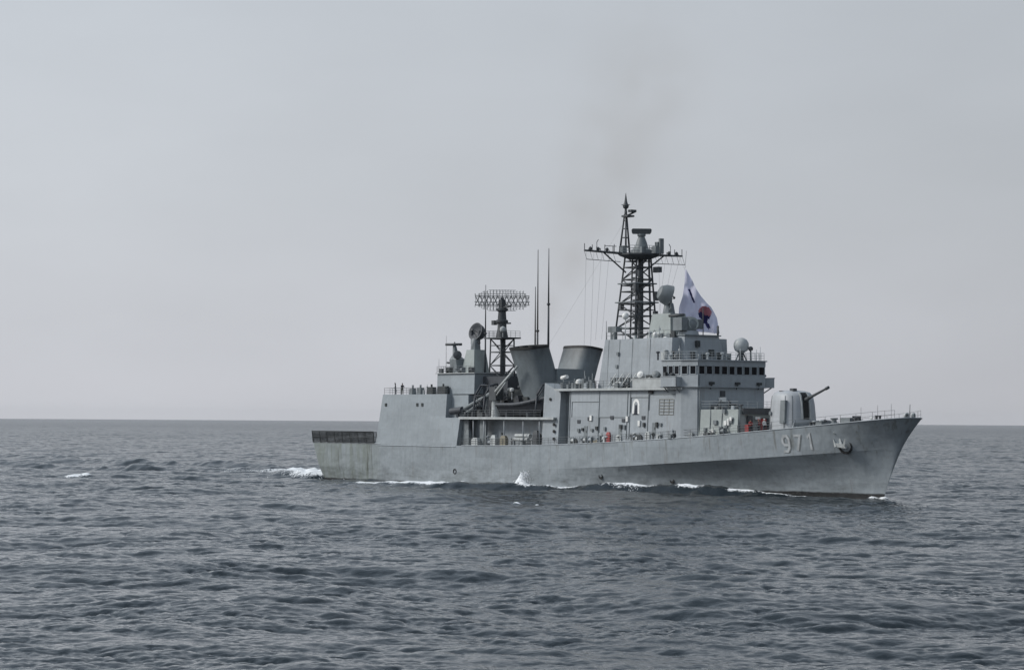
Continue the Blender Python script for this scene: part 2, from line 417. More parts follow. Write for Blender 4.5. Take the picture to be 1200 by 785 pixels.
HANGAR = part(b, 'hangar', 'hangar')
b = B(); b.loft([[(38.79, -7.03, 5.93), (42.2, -7.03, 5.93), (42.2, 7.03, 5.93), (38.79, 7.03, 5.93)], [(38.79, -6.745, 10.22), (42.75, -6.745, 10.22), (42.75, 6.745, 10.22), (38.79, 6.745, 10.22)]]); part(b, 'side_bulkhead', 'hangar', HANGAR)
b = B(); b.box(38.79, 43.3, -5.6, 5.6, 10.2, 13.75); part(b, 'forward_block', 'hangar', HANGAR)
b = B(); b.box(19.0, 19.6, -4.6, 4.6, 6.0, 12.2, tx=.2); part(b, 'hangar_door', 'mid', HANGAR)
b = B(); b.box(34.0, 44.1, -5.1, 5.1, 13.9, 17.1, ty=.1); DH = part(b, 'deckhouse', 'hangar')
b = B(); b.box(33.8, 44.4, -5.3, 5.3, 17.1, 17.22); part(b, 'roof_edge', 'pale', DH)
b = B(); b.box(44.1, 50.5, -3.4, 3.4, 6.1, 16.6); part(b, 'mast_house', 'dark')
for x in (21.5, 30.5, 31.9): 
    b = B(); b.box(x, x + .5, -6.68, -6.3, 12.0, 12.5); part(b, 'vent', 'net', HANGAR)
railing('hangar_railing', [(20.9, 6.3, 13.9), (20.9, -6.35, 13.9), (38.6, -6.35, 13.9)])
railing('deckhouse_railing', [(34, 5, 17.2), (34.0, -5.1, 17.2), (44.2, -5.1, 17.2)], sp=1.2)
for x, w in ((27.5, .9), (29.6, 1.1), (32.4, 1.7), (35.4, 2.2)):
    b = B(); b.box(x, x + w, -6.0, -5.2, 13.9, 14.7 + .2 * w, tx=.05, ty=.05); b.tube((x + w * .5, -5.6, 14.6), (x + w * .5, -5.6, 15.3 + .1 * w), .16, n=8); part(b, 'deck_locker', 'net' if w > 1.2 else 'mid')
# aft whips on the hangar roof
for x, y, h in ((33.8, -4.6, 2.4), (35.2, -4.2, 6.0), (36.6, -3.9, 3.2), (31, 3, 3)):
    b = B(); b.tube((x, y, 17.1 if x > 33 else 13.9), (x, y, 17.1 + h), .05, .02, n=5); part(b, 'whip_antenna', 'rail')

# close-in gun: turret body, drum, seven barrels, search bar on a mast and tracking drum
gx, gy, gz = 35.3, -2.0, 17.2
b = B(); b.lathe((gx, gy, gz), [(1.2, 0), (1.2, .25), (.95, .35), (.9, .8)], n=16); CIWS = part(b, 'close_in_gun', 'mid')
b = B(); b.loft([[(gx - .9, gy - .8, gz + .7), (gx + .9, gy - .8, gz + .7), (gx + .9, gy + .8, gz + .7), (gx - .9, gy + .8, gz + .7)],
                 [(gx - 1.1, gy - .9, gz + 2.2), (gx + .7, gy - .9, gz + 2.2), (gx + .7, gy + .9, gz + 2.2), (gx - 1.1, gy + .9, gz + 2.2)],
                 [(gx - 1.0, gy - .35, gz + 3.0), (gx - .35, gy - .35, gz + 3.0), (gx - .35, gy + .35, gz + 3.0), (gx - 1.0, gy + .35, gz + 3.0)],
                 [(gx - 1.15, gy - .22, gz + 4.4), (gx - .8, gy - .22, gz + 4.4), (gx - .8, gy + .22, gz + 4.4), (gx - 1.15, gy + .22, gz + 4.4)]])
part(b, 'gun_body', 'mid', CIWS)
b = B(); b.tube((gx - 2.0, gy - 1.0, gz + 4.6), (gx + .3, gy + .5, gz + 4.6), .2, n=8); b.tube((gx - .95, gy, gz + 4.3), (gx - .95, gy, gz + 5.0), .12); part(b, 'search_antenna', 'mast', CIWS)
b = B(); b.lathe((gx + .55, gy - .5, gz + 2.9), [(.1, -.35), (.62, -.3), (.7, 0), (.62, .3), (.1, .4)], (.8, -.6, .1), 16); part(b, 'tracking_drum', 'mast', CIWS)
b = B(); 
for k in range(7):
    a_ = 2 * math.pi * k / 7; b.tube((gx - .8, gy + .12 * math.cos(a_), gz + 1.6 + .12 * math.sin(a_)), (gx - 3.0, gy + .12 * math.cos(a_), gz + 1.75 + .12 * math.sin(a_)), .04, n=5)
b.tube((gx - 1.7, gy, gz + 1.66), (gx - 1.85, gy, gz + 1.67), .22); part(b, 'gun_barrels', 'mast', CIWS)

def dish_radar(name, x, y, z0, zc, r, face, base_r=(1.2, .9), mb='grey', md='mid'):
    """pedestal, yoke and round dish with a cone-shaped back"""
    b = B(); b.lathe((x, y, z0), [(base_r[0], 0), (base_r[1], (zc - z0) * .55), (base_r[1] * .75, (zc - z0) * .62)], n=8)
    ped = part(b, name, mb); d = Vector(face).normalized(); side = d.cross(Vector((0, 0, 1))).normalized()
    b = B(); c = Vector((x, y, zc))
    for s in (-1, 1):
        b.tube(c + side * s * r * .62 + Vector((0, 0, -r * 1.25)), c + side * s * r * .62 + Vector((0, 0, .1)), .16)
    b.tube(c + Vector((0, 0, -r * 1.3)) + side * -r * .65, c + Vector((0, 0, -r * 1.3)) + side * r * .65, .22)
    b.tube(c + Vector((0, 0, -r * 1.35)), (x, y, z0 + (zc - z0) * .5), .42, .5, n=10)
    part(b, 'yoke', md, ped)
    b = B(); prof = [(r * .2, -r * 1.15), (r * .62, -r * 1.0), (r * .9, -r * .55), (r, 0), (r * 1.03, .1), (r * .95, .1), (r * .7, -.12), (r * .35, -.3), (0, -.35)]
    b.lathe(c, prof, d, 22); part(b, 'dish', md, ped)
    b = B(); b.tube(c - d * .3, c + d * r * .55, .05)
    for k in range(3):
        a_ = 2 * math.pi * k / 3; v = (side * math.cos(a_) + side.cross(d) * math.sin(a_)) * r * .85; b.tube(c + v, c + d * r * .55, .04, n=4)
    b.lathe(c + d * r * .5, [(.2, 0), (.16, .2), (0, .22)], d, 8); part(b, 'feed_horn', 'mast', ped)
    return ped
# after director on the hangar roof deckhouse: pale tapered stand, dark dish tilted up aft
b = B(); b.loft([[(36.3, -2.1, 17.22), (39.8, -2.1, 17.22), (39.8, .9, 17.22), (36.3, .9, 17.22)], [(37.2, -1.7, 20.9), (39.3, -1.7, 20.9), (39.3, .5, 20.9), (37.2, .5, 20.9)]]); part(b, 'director_stand', 'green')
dish_radar('tracking_radar', 38.1, -.6, 20.9, 23.8, 1.4, (.15, -.95, .3), (.8, .7), 'mid', 'dark')

# ---------------------------------------------------------------- lattice masts
def lattice(name, c0, c1, hx0, hy0, hx1, hy1, z0, z1, bays, r=.11, rb=.06, m='mast', parent=ship, ring=.09):
    b = B()
    def cor(k, t):
        sx_, sy_ = ((-1, -1), (1, -1), (1, 1), (-1, 1))[k]; cx = c0[0] + (c1[0] - c0[0]) * t; cy = c0[1] + (c1[1] - c0[1]) * t
        return Vector((cx + sx_ * (hx0 + (hx1 - hx0) * t), cy + sy_ * (hy0 + (hy1 - hy0) * t), z0 + (z1 - z0) * t))
    for k in range(4): b.tube(cor(k, 0), cor(k, 1), r)
    for i in range(bays):
        t0, t1 = i / bays, (i + 1) / bays; tm = (t0 + t1) / 2
        for k in range(4):
            k2 = (k + 1) % 4
            b.tube(cor(k, t1), cor(k2, t1), ring, n=5)
            if (i + k) % 2: b.tube(cor(k, t0), cor(k2, t1), rb, n=5)
            else: b.tube(cor(k2, t0), cor(k, t1), rb, n=5)
            if i % 2 == 0: b.tube(cor(k, tm), cor(k2, tm), rb * .7, n=4)
    return part(b, name, m, parent), cor
aft, _ = lattice('aft_mast', (44.4, 0), (44.4, 0), 1.5, 1.35, 1.35, 1.25, 16.3, 22.5, 3, .13, .08)
b = B(); b.tube((44.4, 0, 16.4), (44.4, 0, 22.6), .32, n=10); b.tube((44.0, .8, 16.4), (44.0, .8, 22.6), .12); part(b, 'cable_trunk', 'mast', aft)
b = B(); b.prism([(42.1, -1.9), (46.7, -1.9), (46.7, 1.9), (42.1, 1.9)], 22.5, 22.72); part(b, 'platform', 'mast', aft)
railing('platform_railing', [(42.2, 1.8, 22.7), (42.2, -1.8, 22.7), (46.6, -1.8, 22.7), (46.6, 1.8, 22.7)], aft, 1.0, 1.0, m='mast')
b = B(); b.lathe((44.3, 0, 22.7), [(1.0, 0), (.9, .5), (.72, 1.4), (.7, 2.2), (.95, 2.4), (.95, 2.7), (.7, 2.8), (.6, 4.0), (.9, 4.2), (.9, 4.5), (.4, 4.7)], n=14); part(b, 'radar_pedestal', 'mast', aft)
b = B(); b.tube((42.6, -.4, 24.9), (46, .4, 24.9), .13); b.tube((44.3, -1.6, 25.0), (44.3, 1.6, 25.0), .1); b.box(42.3, 43.0, -.6, 0, 24.7, 25.4); part(b, 'equipment_arm', 'mast', aft)
b = B(); b.tube((45.9, -1.0, 22.7), (45.9, -1.0, 23.6), .1); b.lathe((45.9, -1.0, 23.9), [(.1, -.5), (.42, -.3), (.5, 0), (.42, .3), (.1, .5)], n=12); part(b, 'communications_dome', 'pale', aft)
# air-search antenna: open elliptical grid reflector on a back frame, with feed boom
ux = Vector((.593, .805, 0)); fx = Vector((.805, -.593, 0)); c = Vector((44.3, 0, 28.5)); Wd, Ht = 4.35, 1.72
b = B()
def refl(u, v): return c + ux * (u * Wd) + Vector((0, 0, v * Ht)) - fx * (.55 - .75 * u * u - .25 * v * v)
for i in range(-9, 10):
    u = i / 9.5; vm = (1 - abs(u) ** 2.6) ** .5 * .98
    pts = [refl(u, vm * k / 4) for k in range(-4, 5)]; b.poly(pts, .042, 4)
for v in (-.92, -.55, -.15, .25, .6, .92):
    um = (1 - abs(v) ** 2) ** (1 / 2.6); b.poly([refl(um * k / 10, v) for k in range(-10, 11)], .042, 4)
RF = part(b, 'air_search_antenna', 'rail', ship)
b = B()
for row in (-.75, -.25, .25, .75):
    for k in range(-7, 8):
        u = k / 8.5
        if abs(row) > (1 - abs(u) ** 2.6) ** .5: continue
        q0, q1 = refl(u, row), refl(u + .055, row) + fx * .55; b.tube(q0, q1, .04, n=4); b.tube(q1 - Vector((0, 0, .22)), q1 + Vector((0, 0, .22)), .035, n=4)
part(b, 'dipole_row', 'rail', RF)
b = B()
for k in range(-6, 6):
    u1, u2 = k / 6.2, (k + 1) / 6.2
    b.tube(refl(u1, .42) - fx * .5, refl(u2, -.42) - fx * .5, .06, n=5); b.tube(refl(u1, -.42) - fx * .5, refl(u2, .42) - fx * .5, .06, n=5)
    b.tube(refl(u1, .42) - fx * .5, refl(u2, .42) - fx * .5, .06, n=5); b.tube(refl(u1, -.42) - fx * .5, refl(u2, -.42) - fx * .5, .06, n=5)
    b.tube(refl(u1, .42) - fx * .5, refl(u1, .6), .05, n=4); b.tube(refl(u1, -.42) - fx * .5, refl(u1, -.6), .05, n=4)
part(b, 'back_frame', 'rail', RF)
b = B(); b.tube(c + Vector((0, 0, -1.2)), c - fx * .7 + Vector((0, 0, .3)), .35, .25); b.tube(c + Vector((0, 0, -1.15)), c + fx * 2.2 + ux * 1.3 + Vector((0, 0, -1.0)), .16)
b.box(c.x - .4, c.x + .4, -.4, .4, 27.2, 28.6); part(b, 'feed_boom', 'mast', RF)
for (x, y, z0, z1, r) in ((39.9, 0, 17.2, 31.1, .15), (52.5, .3, 13.5, 30.3, .17), (53.5, 0, 13.5, 35.9, .17), (60.3, -3.1, 20.4, 35.6, .17)):
    b = B(); b.tube((x, y, z0), (x, y, z0 + (z1 - z0) * .45), r, r * .8, n=8); b.tube((x, y, z0 + (z1 - z0) * .45), (x, y, z1), r * .75, r * .3, n=8); b.lathe((x, y, z0 + (z1 - z0) * .44), [(r * 1.5, 0), (r * 1.5, .3)], n=8)
    part(b, 'whip_antenna', 'dark')

# ---------------------------------------------------------------- midships: core, boat deck, funnels
b = B(); b.box(47.5, 66, -3.9, 3.9, 6.1, 13.2, ty=.1); part(b, 'funnel_casing', 'dark')
b = B(); b.box(42.3, 64.5, -4.6, 4.6, 6.1, 10.1); part(b, 'midships_bulkhead', 'grey')
for sgn in (-1, 1):
    b = B(); b.box(42.72, 66.8, min(sgn * 7.05, sgn * 3.5), max(sgn * 7.05, sgn * 3.5), 10.12, 10.36); b.box(42.72, 66.8, min(sgn * 7.07, sgn * 6.9), max(sgn * 7.07, sgn * 6.9), 10.0, 10.12); part(b, 'boat_deck', 'pale')
    b = B()
    for x in (46.2, 49.0, 54.2, 59, 63): b.tube((x, sgn * 6.7, 6.1), (x, sgn * 6.7, 10.12), .1)
    part(b, 'deck_stanchion', 'grey')
b = B()
for x in (42.6, 47.2): b.box(x, x + 1.6, -6.2, -5.9, 6.1, 10.05)
part(b, 'side_screen', 'mid')
railing('boat_deck_railing', [(43.5, -6.95, 10.36), (63.5, -6.95, 10.36)])
for sgn in (-1, 1):
    b = B()
    b.loft([[(63.6, sgn * 6.75, 6.3), (67.5, sgn * 6.75, 6.3), (67.5, sgn * 3.8, 6.3), (63.6, sgn * 3.8, 6.3)][::-sgn], [(63.6, sgn * 6.2, 15.4), (67.5, sgn * 6.2, 14.0), (67.5, sgn * 3.8, 14.0), (63.6, sgn * 3.8, 15.4)][::-sgn]])
    part(b, 'intake_casing', 'grey')
b = B()
for z in (7.2, 8.3, 9.3): b.lathe((66.6, -6.72, z), [(.25, 0), (.25, .12), (.1, .12)], (0, -1, 0), 10)
b.lathe((65.2, -6.35, 13.0), [(.22, 0), (.22, .12), (.1, .12)], (0, -1, 0), 10); part(b, 'porthole', 'black')
for sgn in (-1, 1):
    b = B(); n = 24
    def ring(cx, cy, z, lx, ly, tilt=0, ex=3.2):
        out = []
        for i in range(n):
            a_ = 2 * math.pi * i / n; co, si = math.cos(a_), math.sin(a_)
            X = lx * math.copysign(abs(co) ** (2 / ex), co); Y = ly * math.copysign(abs(si) ** (2 / ex), si)
            out.append((cx + X, sgn * (cy + Y), z - tilt * Y))
        return out if sgn > 0 else out[::-1]
    rings = [ring(58.2, 2.5, 12.6, 3.3, 2.3), ring(58.3, 2.95, 14.3, 3.35, 2.2), ring(58.3, 3.55, 16.2, 3.3, 2.1, .05), ring(58.25, 4.25, 18.4, 3.35, 2.05, .1), ring(58.2, 5.1, 20.7, 3.4, 2.0, .14)]
    b.loft(rings, smooth=True, ); F = part(b, 'funnel', 'funnel')
    b = B(); b.loft([ring(58.2, 5.08, 20.62, 3.46, 2.06, .14), ring(58.22, 5.16, 20.98, 3.44, 2.04, .14), ring(58.22, 5.16, 20.95, 2.85, 1.8, .14), ring(58.2, 5.05, 20.64, 2.7, 1.7, .14)], smooth=True); part(b, 'funnel_rim', 'black', F)
    b = B()
    for dx in (-1.2, 1.0): b.lathe((58.2 + dx, sgn * 5.1, 20.5), [(.75, 0), (.75, .5), (.62, .5), (.6, .1)], n=14)
    part(b, 'exhaust_pipe', 'black', F)
b = B(); b.loft([[(53.6, -2.6, 13.1), (62.4, -2.6, 13.1), (62.4, 2.6, 13.1), (53.6, 2.6, 13.1)], [(54.8, -2.6, 17.6), (61.8, -2.6, 17.6), (61.8, 2.6, 17.6), (54.8, 2.6, 17.6)]]); part(b, 'funnel_base', 'funnel')
b = B(); b.lathe((53.8, -5.0, 14.45), [(.1, -.3), (.32, -.2), (.36, 0), (.32, .2), (.1, .3)], n=12); b.tube((53.8, -5, 13.0), (53.8, -5, 14.2), .08); b.tube((53.8, -5, 13.2), (53.8, -3.6, 13.0), .08); part(b, 'signal_lamp', 'white')
# boat crane: post, dark slewing head, luffing boom, folded jib with drum
b = B(); b.lathe((50.5, -5.6, 10.36), [(.75, 0), (.7, .3), (.62, 2.4), (.7, 2.6)], n=14); CR = part(b, 'boat_crane', 'pale')
b = B(); b.box(49.9, 51.7, -6.5, -5.0, 12.9, 14.9, tx=.1); part(b, 'slewing_head', 'mast', CR)
b = B(); b.tube((51.5, -6.3, 14.2), (58.2, -7.15, 18.0), .28, .18, n=8); b.tube((51.6, -6.3, 13.6), (54.6, -6.7, 15.6), .14); part(b, 'jib', 'pale', CR)
b = B(); b.tube((50.3, -5.9, 14.1), (42.6, -6.1, 11.5), .36, .30, n=10); b.tube((47.2, -6.0, 12.5), (43.2, -6.05, 10.9), .2); b.tube((48.8, -5.9, 13.2), (48.2, -5.9, 11.0), .16); part(b, 'boom', 'mid', CR)
b = B()
for k in range(6): x = 43.6 + k * 1.05; b.box(x, x + .7, -5.7 - .25 * (k % 2), -4.7, 10.36, 11.0 + .45 * ((k * 7) % 3))
part(b, 'cable_reel', 'mast')
for k in range(4): 
    b = B(); x = 52.4 + k * 2.6; b.tube((x, -4.2, 13.2), (x, -4.2, 14.4 + .4 * (k % 2)), .22, n=8); b.lathe((x, -4.2, 14.3 + .4 * (k % 2)), [(.2, 0), (.5, .1), (.5, .4), (.1, .55)], n=10); part(b, 'mushroom_vent', ['mid', 'dark', 'pale', 'mid'][k])
b = B(); b.tube((42.9, -6.4, 11.45), (39.7, -6.2, 11.2), .5, .55, n=12); b.tube((41.5, -6.3, 11.2), (41.5, -6.3, 10.3), .3); b.tube((43.6, -6.3, 11.1), (43.6, -6.3, 10.4), .25); part(b, 'winch_drum', 'dark', CR)
b = B(); b.box(52.6, 56.6, -4.9, -3.9, 13.2, 14.5, tx=.3); b.box(54.5, 58.0, -5.2, -4.0, 12.2, 13.4); part(b, 'equipment_house', 'net')
for x in (46.0, 48.6, 61.8):   # davit frames
    b = B(); b.poly([(x, -6.6, 10.36), (x, -6.3, 13.6), (x, -5.2, 15.2), (x, -3.9, 15.4)], .15, 8); b.tube((x, -3.9, 13.2), (x, -3.9, 15.4), .12); b.tube((x, -6.35, 13.0), (x, -4.6, 15.2), .07); part(b, 'boat_davit', 'dark')
b = B(); b.poly([(46.0, -6.3, 13.6), (48.6, -6.3, 13.6)], .09); b.poly([(46.0, -5.2, 15.2), (48.6, -5.2, 15.2)], .09); b.tube((46, -6.5, 11.5), (48.6, -6.3, 13.6), .05); b.tube((48.6, -6.5, 11.5), (46, -6.3, 13.6), .05); part(b, 'davit_brace', 'dark')
railing('casing_railing', [(48, -3.8, 13.2), (66, -3.8, 13.2)], m='mid')
# torpedo tubes under the boat deck
b = B(); b.lathe((58.0, -6.0, 6.15), [(.6, 0), (.45, .3), (.4, .7)], n=12); TT = part(b, 'torpedo_mount', 'mid')
for (dy, dz) in ((-.35, .95), (.35, .95), (0, 1.5)):
    b = B(); b.tube((56.2, -6.0 + dy, 6.1 + dz), (59.8, -6.0 + dy, 6.1 + dz), .27, n=12); b.tube((59.0, -6.0 + dy, 6.1 + dz), (59.85, -6.0 + dy, 6.1 + dz), .31, n=12); part(b, 'torpedo_tube', 'pale', TT)

# ---------------------------------------------------------------- forward superstructure
b = B()
b.loft([[(69.9, -6.75, 6.4), (94.2, -6.75, 7.3), (94.2, 6.75, 7.3), (69.9, 6.75, 6.4)], [(69.9, -6.4, 14.3), (94.2, -6.4, 14.3), (94.2, 6.4, 14.3), (69.9, 6.4, 14.3)]]); SS = part(b, 'superstructure', 'grey')
b = B(); b.box(66, 70.2, -5.2, 5.2, 6.3, 14.2); part(b, 'passage_bulkhead', 'mid')
b = B(); b.box(66.9, 95.6, -7.0, 7.0, 14.3, 14.52); b.box(66.9, 95.6, -7.02, -6.9, 14.2, 14.3); part(b, 'upper_deck', 'pale')
# weld seams and pipes down the side
def side(x, z): # y of the side plate
    return -(6.75 - .35 * (z - 6.9) / 7.4)
b = B()
for x in (70.15, 76.9, 83.3, 83.9, 87.9): b.tube((x, side(x, 7.4) - .03, 7.4), (x, side(x, 14.1) - .03, 14.1), .055, n=5)
part(b, 'drain_pipe', 'mid', SS)
b = B()
for k in range(6): b.tube((90.3, side(0, 10.8 + .42 * k) - .06, 10.8 + .42 * k), (93.4, side(0, 10.8 + .42 * k) - .06, 10.8 + .42 * k), .035, n=4)
for x in (90.3, 91.3, 92.4, 93.4): b.tube((x, side(0, 10.8) - .06, 10.8), (x, side(0, 12.9) - .06, 12.9), .035, n=4)
part(b, 'hose_grating', 'ochre', SS)
for x in (73.6, 81.5, 88.9):
    b = B(); z = 7.0 + (x - 70) * .035; y = side(x, z + 1)
    b.loft([[(x, y - .05, z + .2), (x + .8, y - .05, z + .2), (x + .8, y + .05, z + .2), (x, y + .05, z + .2)], [(x, y - .0, z + 2.0), (x + .8, y - .0, z + 2.0), (x + .8, y + .1, z + 2.0), (x, y + .1, z + 2.0)]]); D = part(b, 'door', 'mid', SS)
    b = B(); b.tube((x + .65, y - .1, z + 1), (x + .65, y - .1, z + 1.4), .03, n=5); part(b, 'handle', 'black', D)
for x0, x1, z in ((70.6, 76.7, 12.6), (77.1, 83.1, 10.4), (84.1, 87.8, 13.2), (88.1, 93.6, 13.6)):
    b = B(); b.tube((x0, side(x0, z) - .04, z), (x1, side(x1, z) - .04, z), .045, n=5); b.tube((x0, side(x0, z) - .04, z), (x0, side(x0, z - 2) - .04, z - 2.2), .045, n=5); part(b, 'conduit', 'mid', SS)
for x in (72.0, 74.4, 79.6, 82.2, 86.6):
    b = B(); b.box(x, x + .7, side(x, 9.6) - .06, side(x, 9.6) + .05, 9.5 + (x % 1), 10.0 + (x % 1)); part(b, 'vent_grille', 'dark', SS)
# painted arch-shaped award emblem on the plating
b = B(); ex, ez = 85.2, 11.2
def sp(x, z, o): return (x, side(x, z) - o, z)
out = [(ex + .75 * math.cos(a_), ez + .95 + .85 * math.sin(a_)) for a_ in np.linspace(0, math.pi, 9)]
outl = [(ex + .82, ez - .3)] + out + [(ex - .82, ez - .3)]; inn = [(ex + .42, ez - .3)] + [(ex + .40 * math.cos(a_), ez + .9 + .5 * math.sin(a_)) for a_ in np.linspace(0, math.pi, 9)] + [(ex - .42, ez - .3)]
for i in range(len(outl) - 1): b.quad(sp(*outl[i], .03), sp(*outl[i + 1], .03), sp(*inn[i + 1], .03), sp(*inn[i], .03))
part(b, 'arch_emblem', 'white', SS)
b = B(); b.quad(sp(ex - .16, ez + .95, .035), sp(ex + .16, ez + .95, .035), sp(ex + .3, ez - .2, .035), sp(ex - .3, ez - .2, .035)); b.quad(sp(ex - .7, ez - .45, .035), sp(ex + .7, ez - .45, .035), sp(ex + .3, ez - .22, .035), sp(ex - .3, ez - .22, .035)); part(b, 'emblem_figure', 'navy', SS)
for x, z in ((75.0, 9.9), (83.2, 9.8), (85.9, 9.2)):
    b = B(); b.box(x, x + .45, side(x, z) - .18, side(x, z), z, z + .75); part(b, 'light_box', 'white', SS)
for k, (x, w, h, m_) in enumerate(((72.2, .5, .5, 'mid'), (73.2, .4, .4, 'net'), (75.3, .5, .35, 'mid'), (76.4, .5, .5, 'net'), (78.3, .4, .5, 'mid'), (81.9, .45, .5, 'net'), (82.7, .4, .6, 'mid'), (87.0, .4, .6, 'net'), (89.8, .4, .7, 'net'), (90.6, .45, .4, 'mid'), (93.2, .5, .5, 'black'))):
    z = 8.15 + (x - 70) * .045 + (.15 if k % 2 else 0) + (4.9 if x > 93 else 0)
    b = B(); b.box(x, x + w, side(x, z) - .2, side(x, z), z, z + h); part(b, 'junction_box', m_, SS)
b = B(); b.box(88.0, 88.9, side(0, 13.9) - .25, side(0, 13.9), 13.75, 14.1); part(b, 'floodlight', 'black', SS)
# second tier with sloped after edge
b = B(); b.loft([[(75.2, -5.4, 14.52), (91.2, -5.4, 14.52), (91.2, 5.4, 14.52), (75.2, 5.4, 14.52)], [(76.3, -5.0, 21.5), (91.2, -5.0, 21.5), (91.2, 5.0, 21.5), (76.3, 5.0, 21.5)]]); UP = part(b, 'mast_block', 'grey')
b = B(); b.box(78.2, 84.0, -5.55, -5.3, 15.0, 16.0)
part(b, 'louvre', 'black', UP)
b = B()
for k in range(9): b.box(78.25 + k * .64, 78.62 + k * .64, -5.62, -5.55, 15.05, 15.95)
part(b, 'louvre_slat', 'mid', UP)
b = B()
for x in (78.6, 80.1, 81.6, 83.1): b.tube((x, -6.6, 14.5), (x + .9, -5.5, 16.6), .06, n=4)
part(b, 'inclined_strut', 'pale', UP)
b = B()
for x in (77.2, 79.7, 82.6, 86.5): b.tube((x, -5.36, 14.6), (x, -5.02, 21.4), .05, n=5)
part(b, 'drain_pipe', 'mid', UP)
for x, z in ((79.3, 19.2), (79.1, 17.4)):
    b = B(); b.box(x, x + .45, -5.4, -5.0, z, z + .45); part(b, 'junction_box', 'mid', UP)
# wing deck bulwark beside the bridge with lookout gear
b = B(); b.box(85.0, 91.4, -7.0, -6.85, 14.5, 15.75); b.box(84.9, 85.05, -7.0, -5.4, 14.5, 15.75); b.box(84.9, 91.4, -7.05, -6.8, 15.75, 15.85); part(b, 'side_bulwark', 'pale')
for x, r, m_ in ((86.0, .5, 'white'), (89.3, .55, 'mid')):
    b = B(); b.tube((x, -6.3, 14.5), (x, -6.3, 15.9), .12); b.lathe((x, -6.3, 16.3), [(.1, -.5), (r, -.4), (r, .3), (.15, .45)], (.3, -.8, .3), 12); part(b, 'searchlight', m_)
b = B(); b.box(87.4, 88.6, -6.6, -5.9, 14.5, 16.3); part(b, 'signal_locker', 'net')
railing('upper_deck_railing', [(67, -6.95, 14.52), (84.9, -6.95, 14.52)])
b = B()
for x, h in ((67.6, 1.6), (69.0, 1.1), (70.2, 1.5), (72.6, 2.6), (73.6, 1.7), (74.4, 2.2)):
    b.box(x, x + .5, -6.4, -5.7, 14.52, 14.52 + h * .55); b.tube((x + .25, -6.0, 14.5), (x + .25, -6.0, 14.5 + h), .07)
part(b, 'ventilator', 'mid')
b = B(); b.lathe((71.7, -6.1, 15.5), [(.1, -.4), (.5, -.3), (.55, 0), (.4, .3), (.1, .4)], n=12); b.tube((71.7, -6.1, 14.5), (71.7, -6.1, 15.2), .1); b.tube((66.9, -5.6, 16.1), (68.2, -5.6, 16.3), .3); part(b, 'searchlight', 'white')
b = B(); b.tube((76.4, -4.9, 21.5), (76.4, -4.9, 24.2), .06, .04); b.tube((75.4, -5.3, 14.5), (76.3, -4.9, 21.5), .08); part(b, 'whip_antenna', 'rail')

# bridge
def front_plan(xa, xc, xf, hs, hf): return [(xa, -hs), (xc, -hs), (xf, -hf), (xf, hf), (xc, hs), (xa, hs)]
b = B(); b.prism(front_plan(94.21, 95.2, 97.8, 6.85, 6.1), 7.6, 14.6); part(b, 'bridge_front', 'mid' if False else 'grey')
b = B(); b.prism(front_plan(91.2, 95.3, 98.0, 6.95, 6.2), 14.53, 16.25); b.prism(front_plan(91.2, 95.25, 97.9, 6.9, 6.15), 16.25, 17.5); b.prism(front_plan(91.2, 95.3, 98.0, 6.95, 6.2), 17.5, 18.2); BR = part(b, 'bridge', 'grey')
b = B(); b.prism(front_plan(91.0, 95.45, 98.2, 7.1, 6.35), 14.56, 14.7); b.prism(front_plan(91.0, 95.45, 98.2, 7.1, 6.35), 18.2, 18.35); part(b, 'bridge_ledge', 'grey', BR)
def window(p, q, name='window'):
    """p, q: plan end points along the wall; dark pane in a frame"""
    p, q = Vector((*p, 0)), Vector((*q, 0)); d = (q - p).normalized(); nrm = Vector((d.y, -d.x, 0))
    w = B()
    z0, z1 = 16.33, 17.47
    for (a0, a1, c0, c1) in ((0, 1, z0 - .06, z0 + .04), (0, 1, z1 - .04, z1 + .06)):
        P0, P1 = p + nrm * .0, q + nrm * .0
        w.loft([[(*(P0).xy, c0), (*(P1).xy, c0), (*(P1 + nrm * .12).xy, c0), (*(P0 + nrm * .12).xy, c0)], [(*(P0).xy, c1), (*(P1).xy, c1), (*(P1 + nrm * .12).xy, c1), (*(P0 + nrm * .12).xy, c1)]])
    for P0 in (p, q - d * .1):
        P1 = P0 + d * .1
        w.loft([[(*(P0).xy, z0), (*(P1).xy, z0), (*(P1 + nrm * .12).xy, z0), (*(P0 + nrm * .12).xy, z0)], [(*(P0).xy, z1), (*(P1).xy, z1), (*(P1 + nrm * .12).xy, z1), (*(P0 + nrm * .12).xy, z1)]])
    o = part(w, name, 'grey', BR)
    g = B(); a0, a1 = p + nrm * .05 + d * .1, q + nrm * .05 - d * .1
    g.loft([[(*a0.xy, z0 + .04), (*a1.xy, z0 + .04), (*(a1 - nrm * .04).xy, z0 + .04), (*(a0 - nrm * .04).xy, z0 + .04)], [(*a0.xy, z1 - .04), (*a1.xy, z1 - .04), (*(a1 - nrm * .04).xy, z1 - .04), (*(a0 - nrm * .04).xy, z1 - .04)]])
    part(g, 'pane', 'glass', o)
fw = 12.3 / 9
for i in range(9):
    y = -6.15 + i * fw; window((97.9, y + .10), (97.9, y + fw - .10))
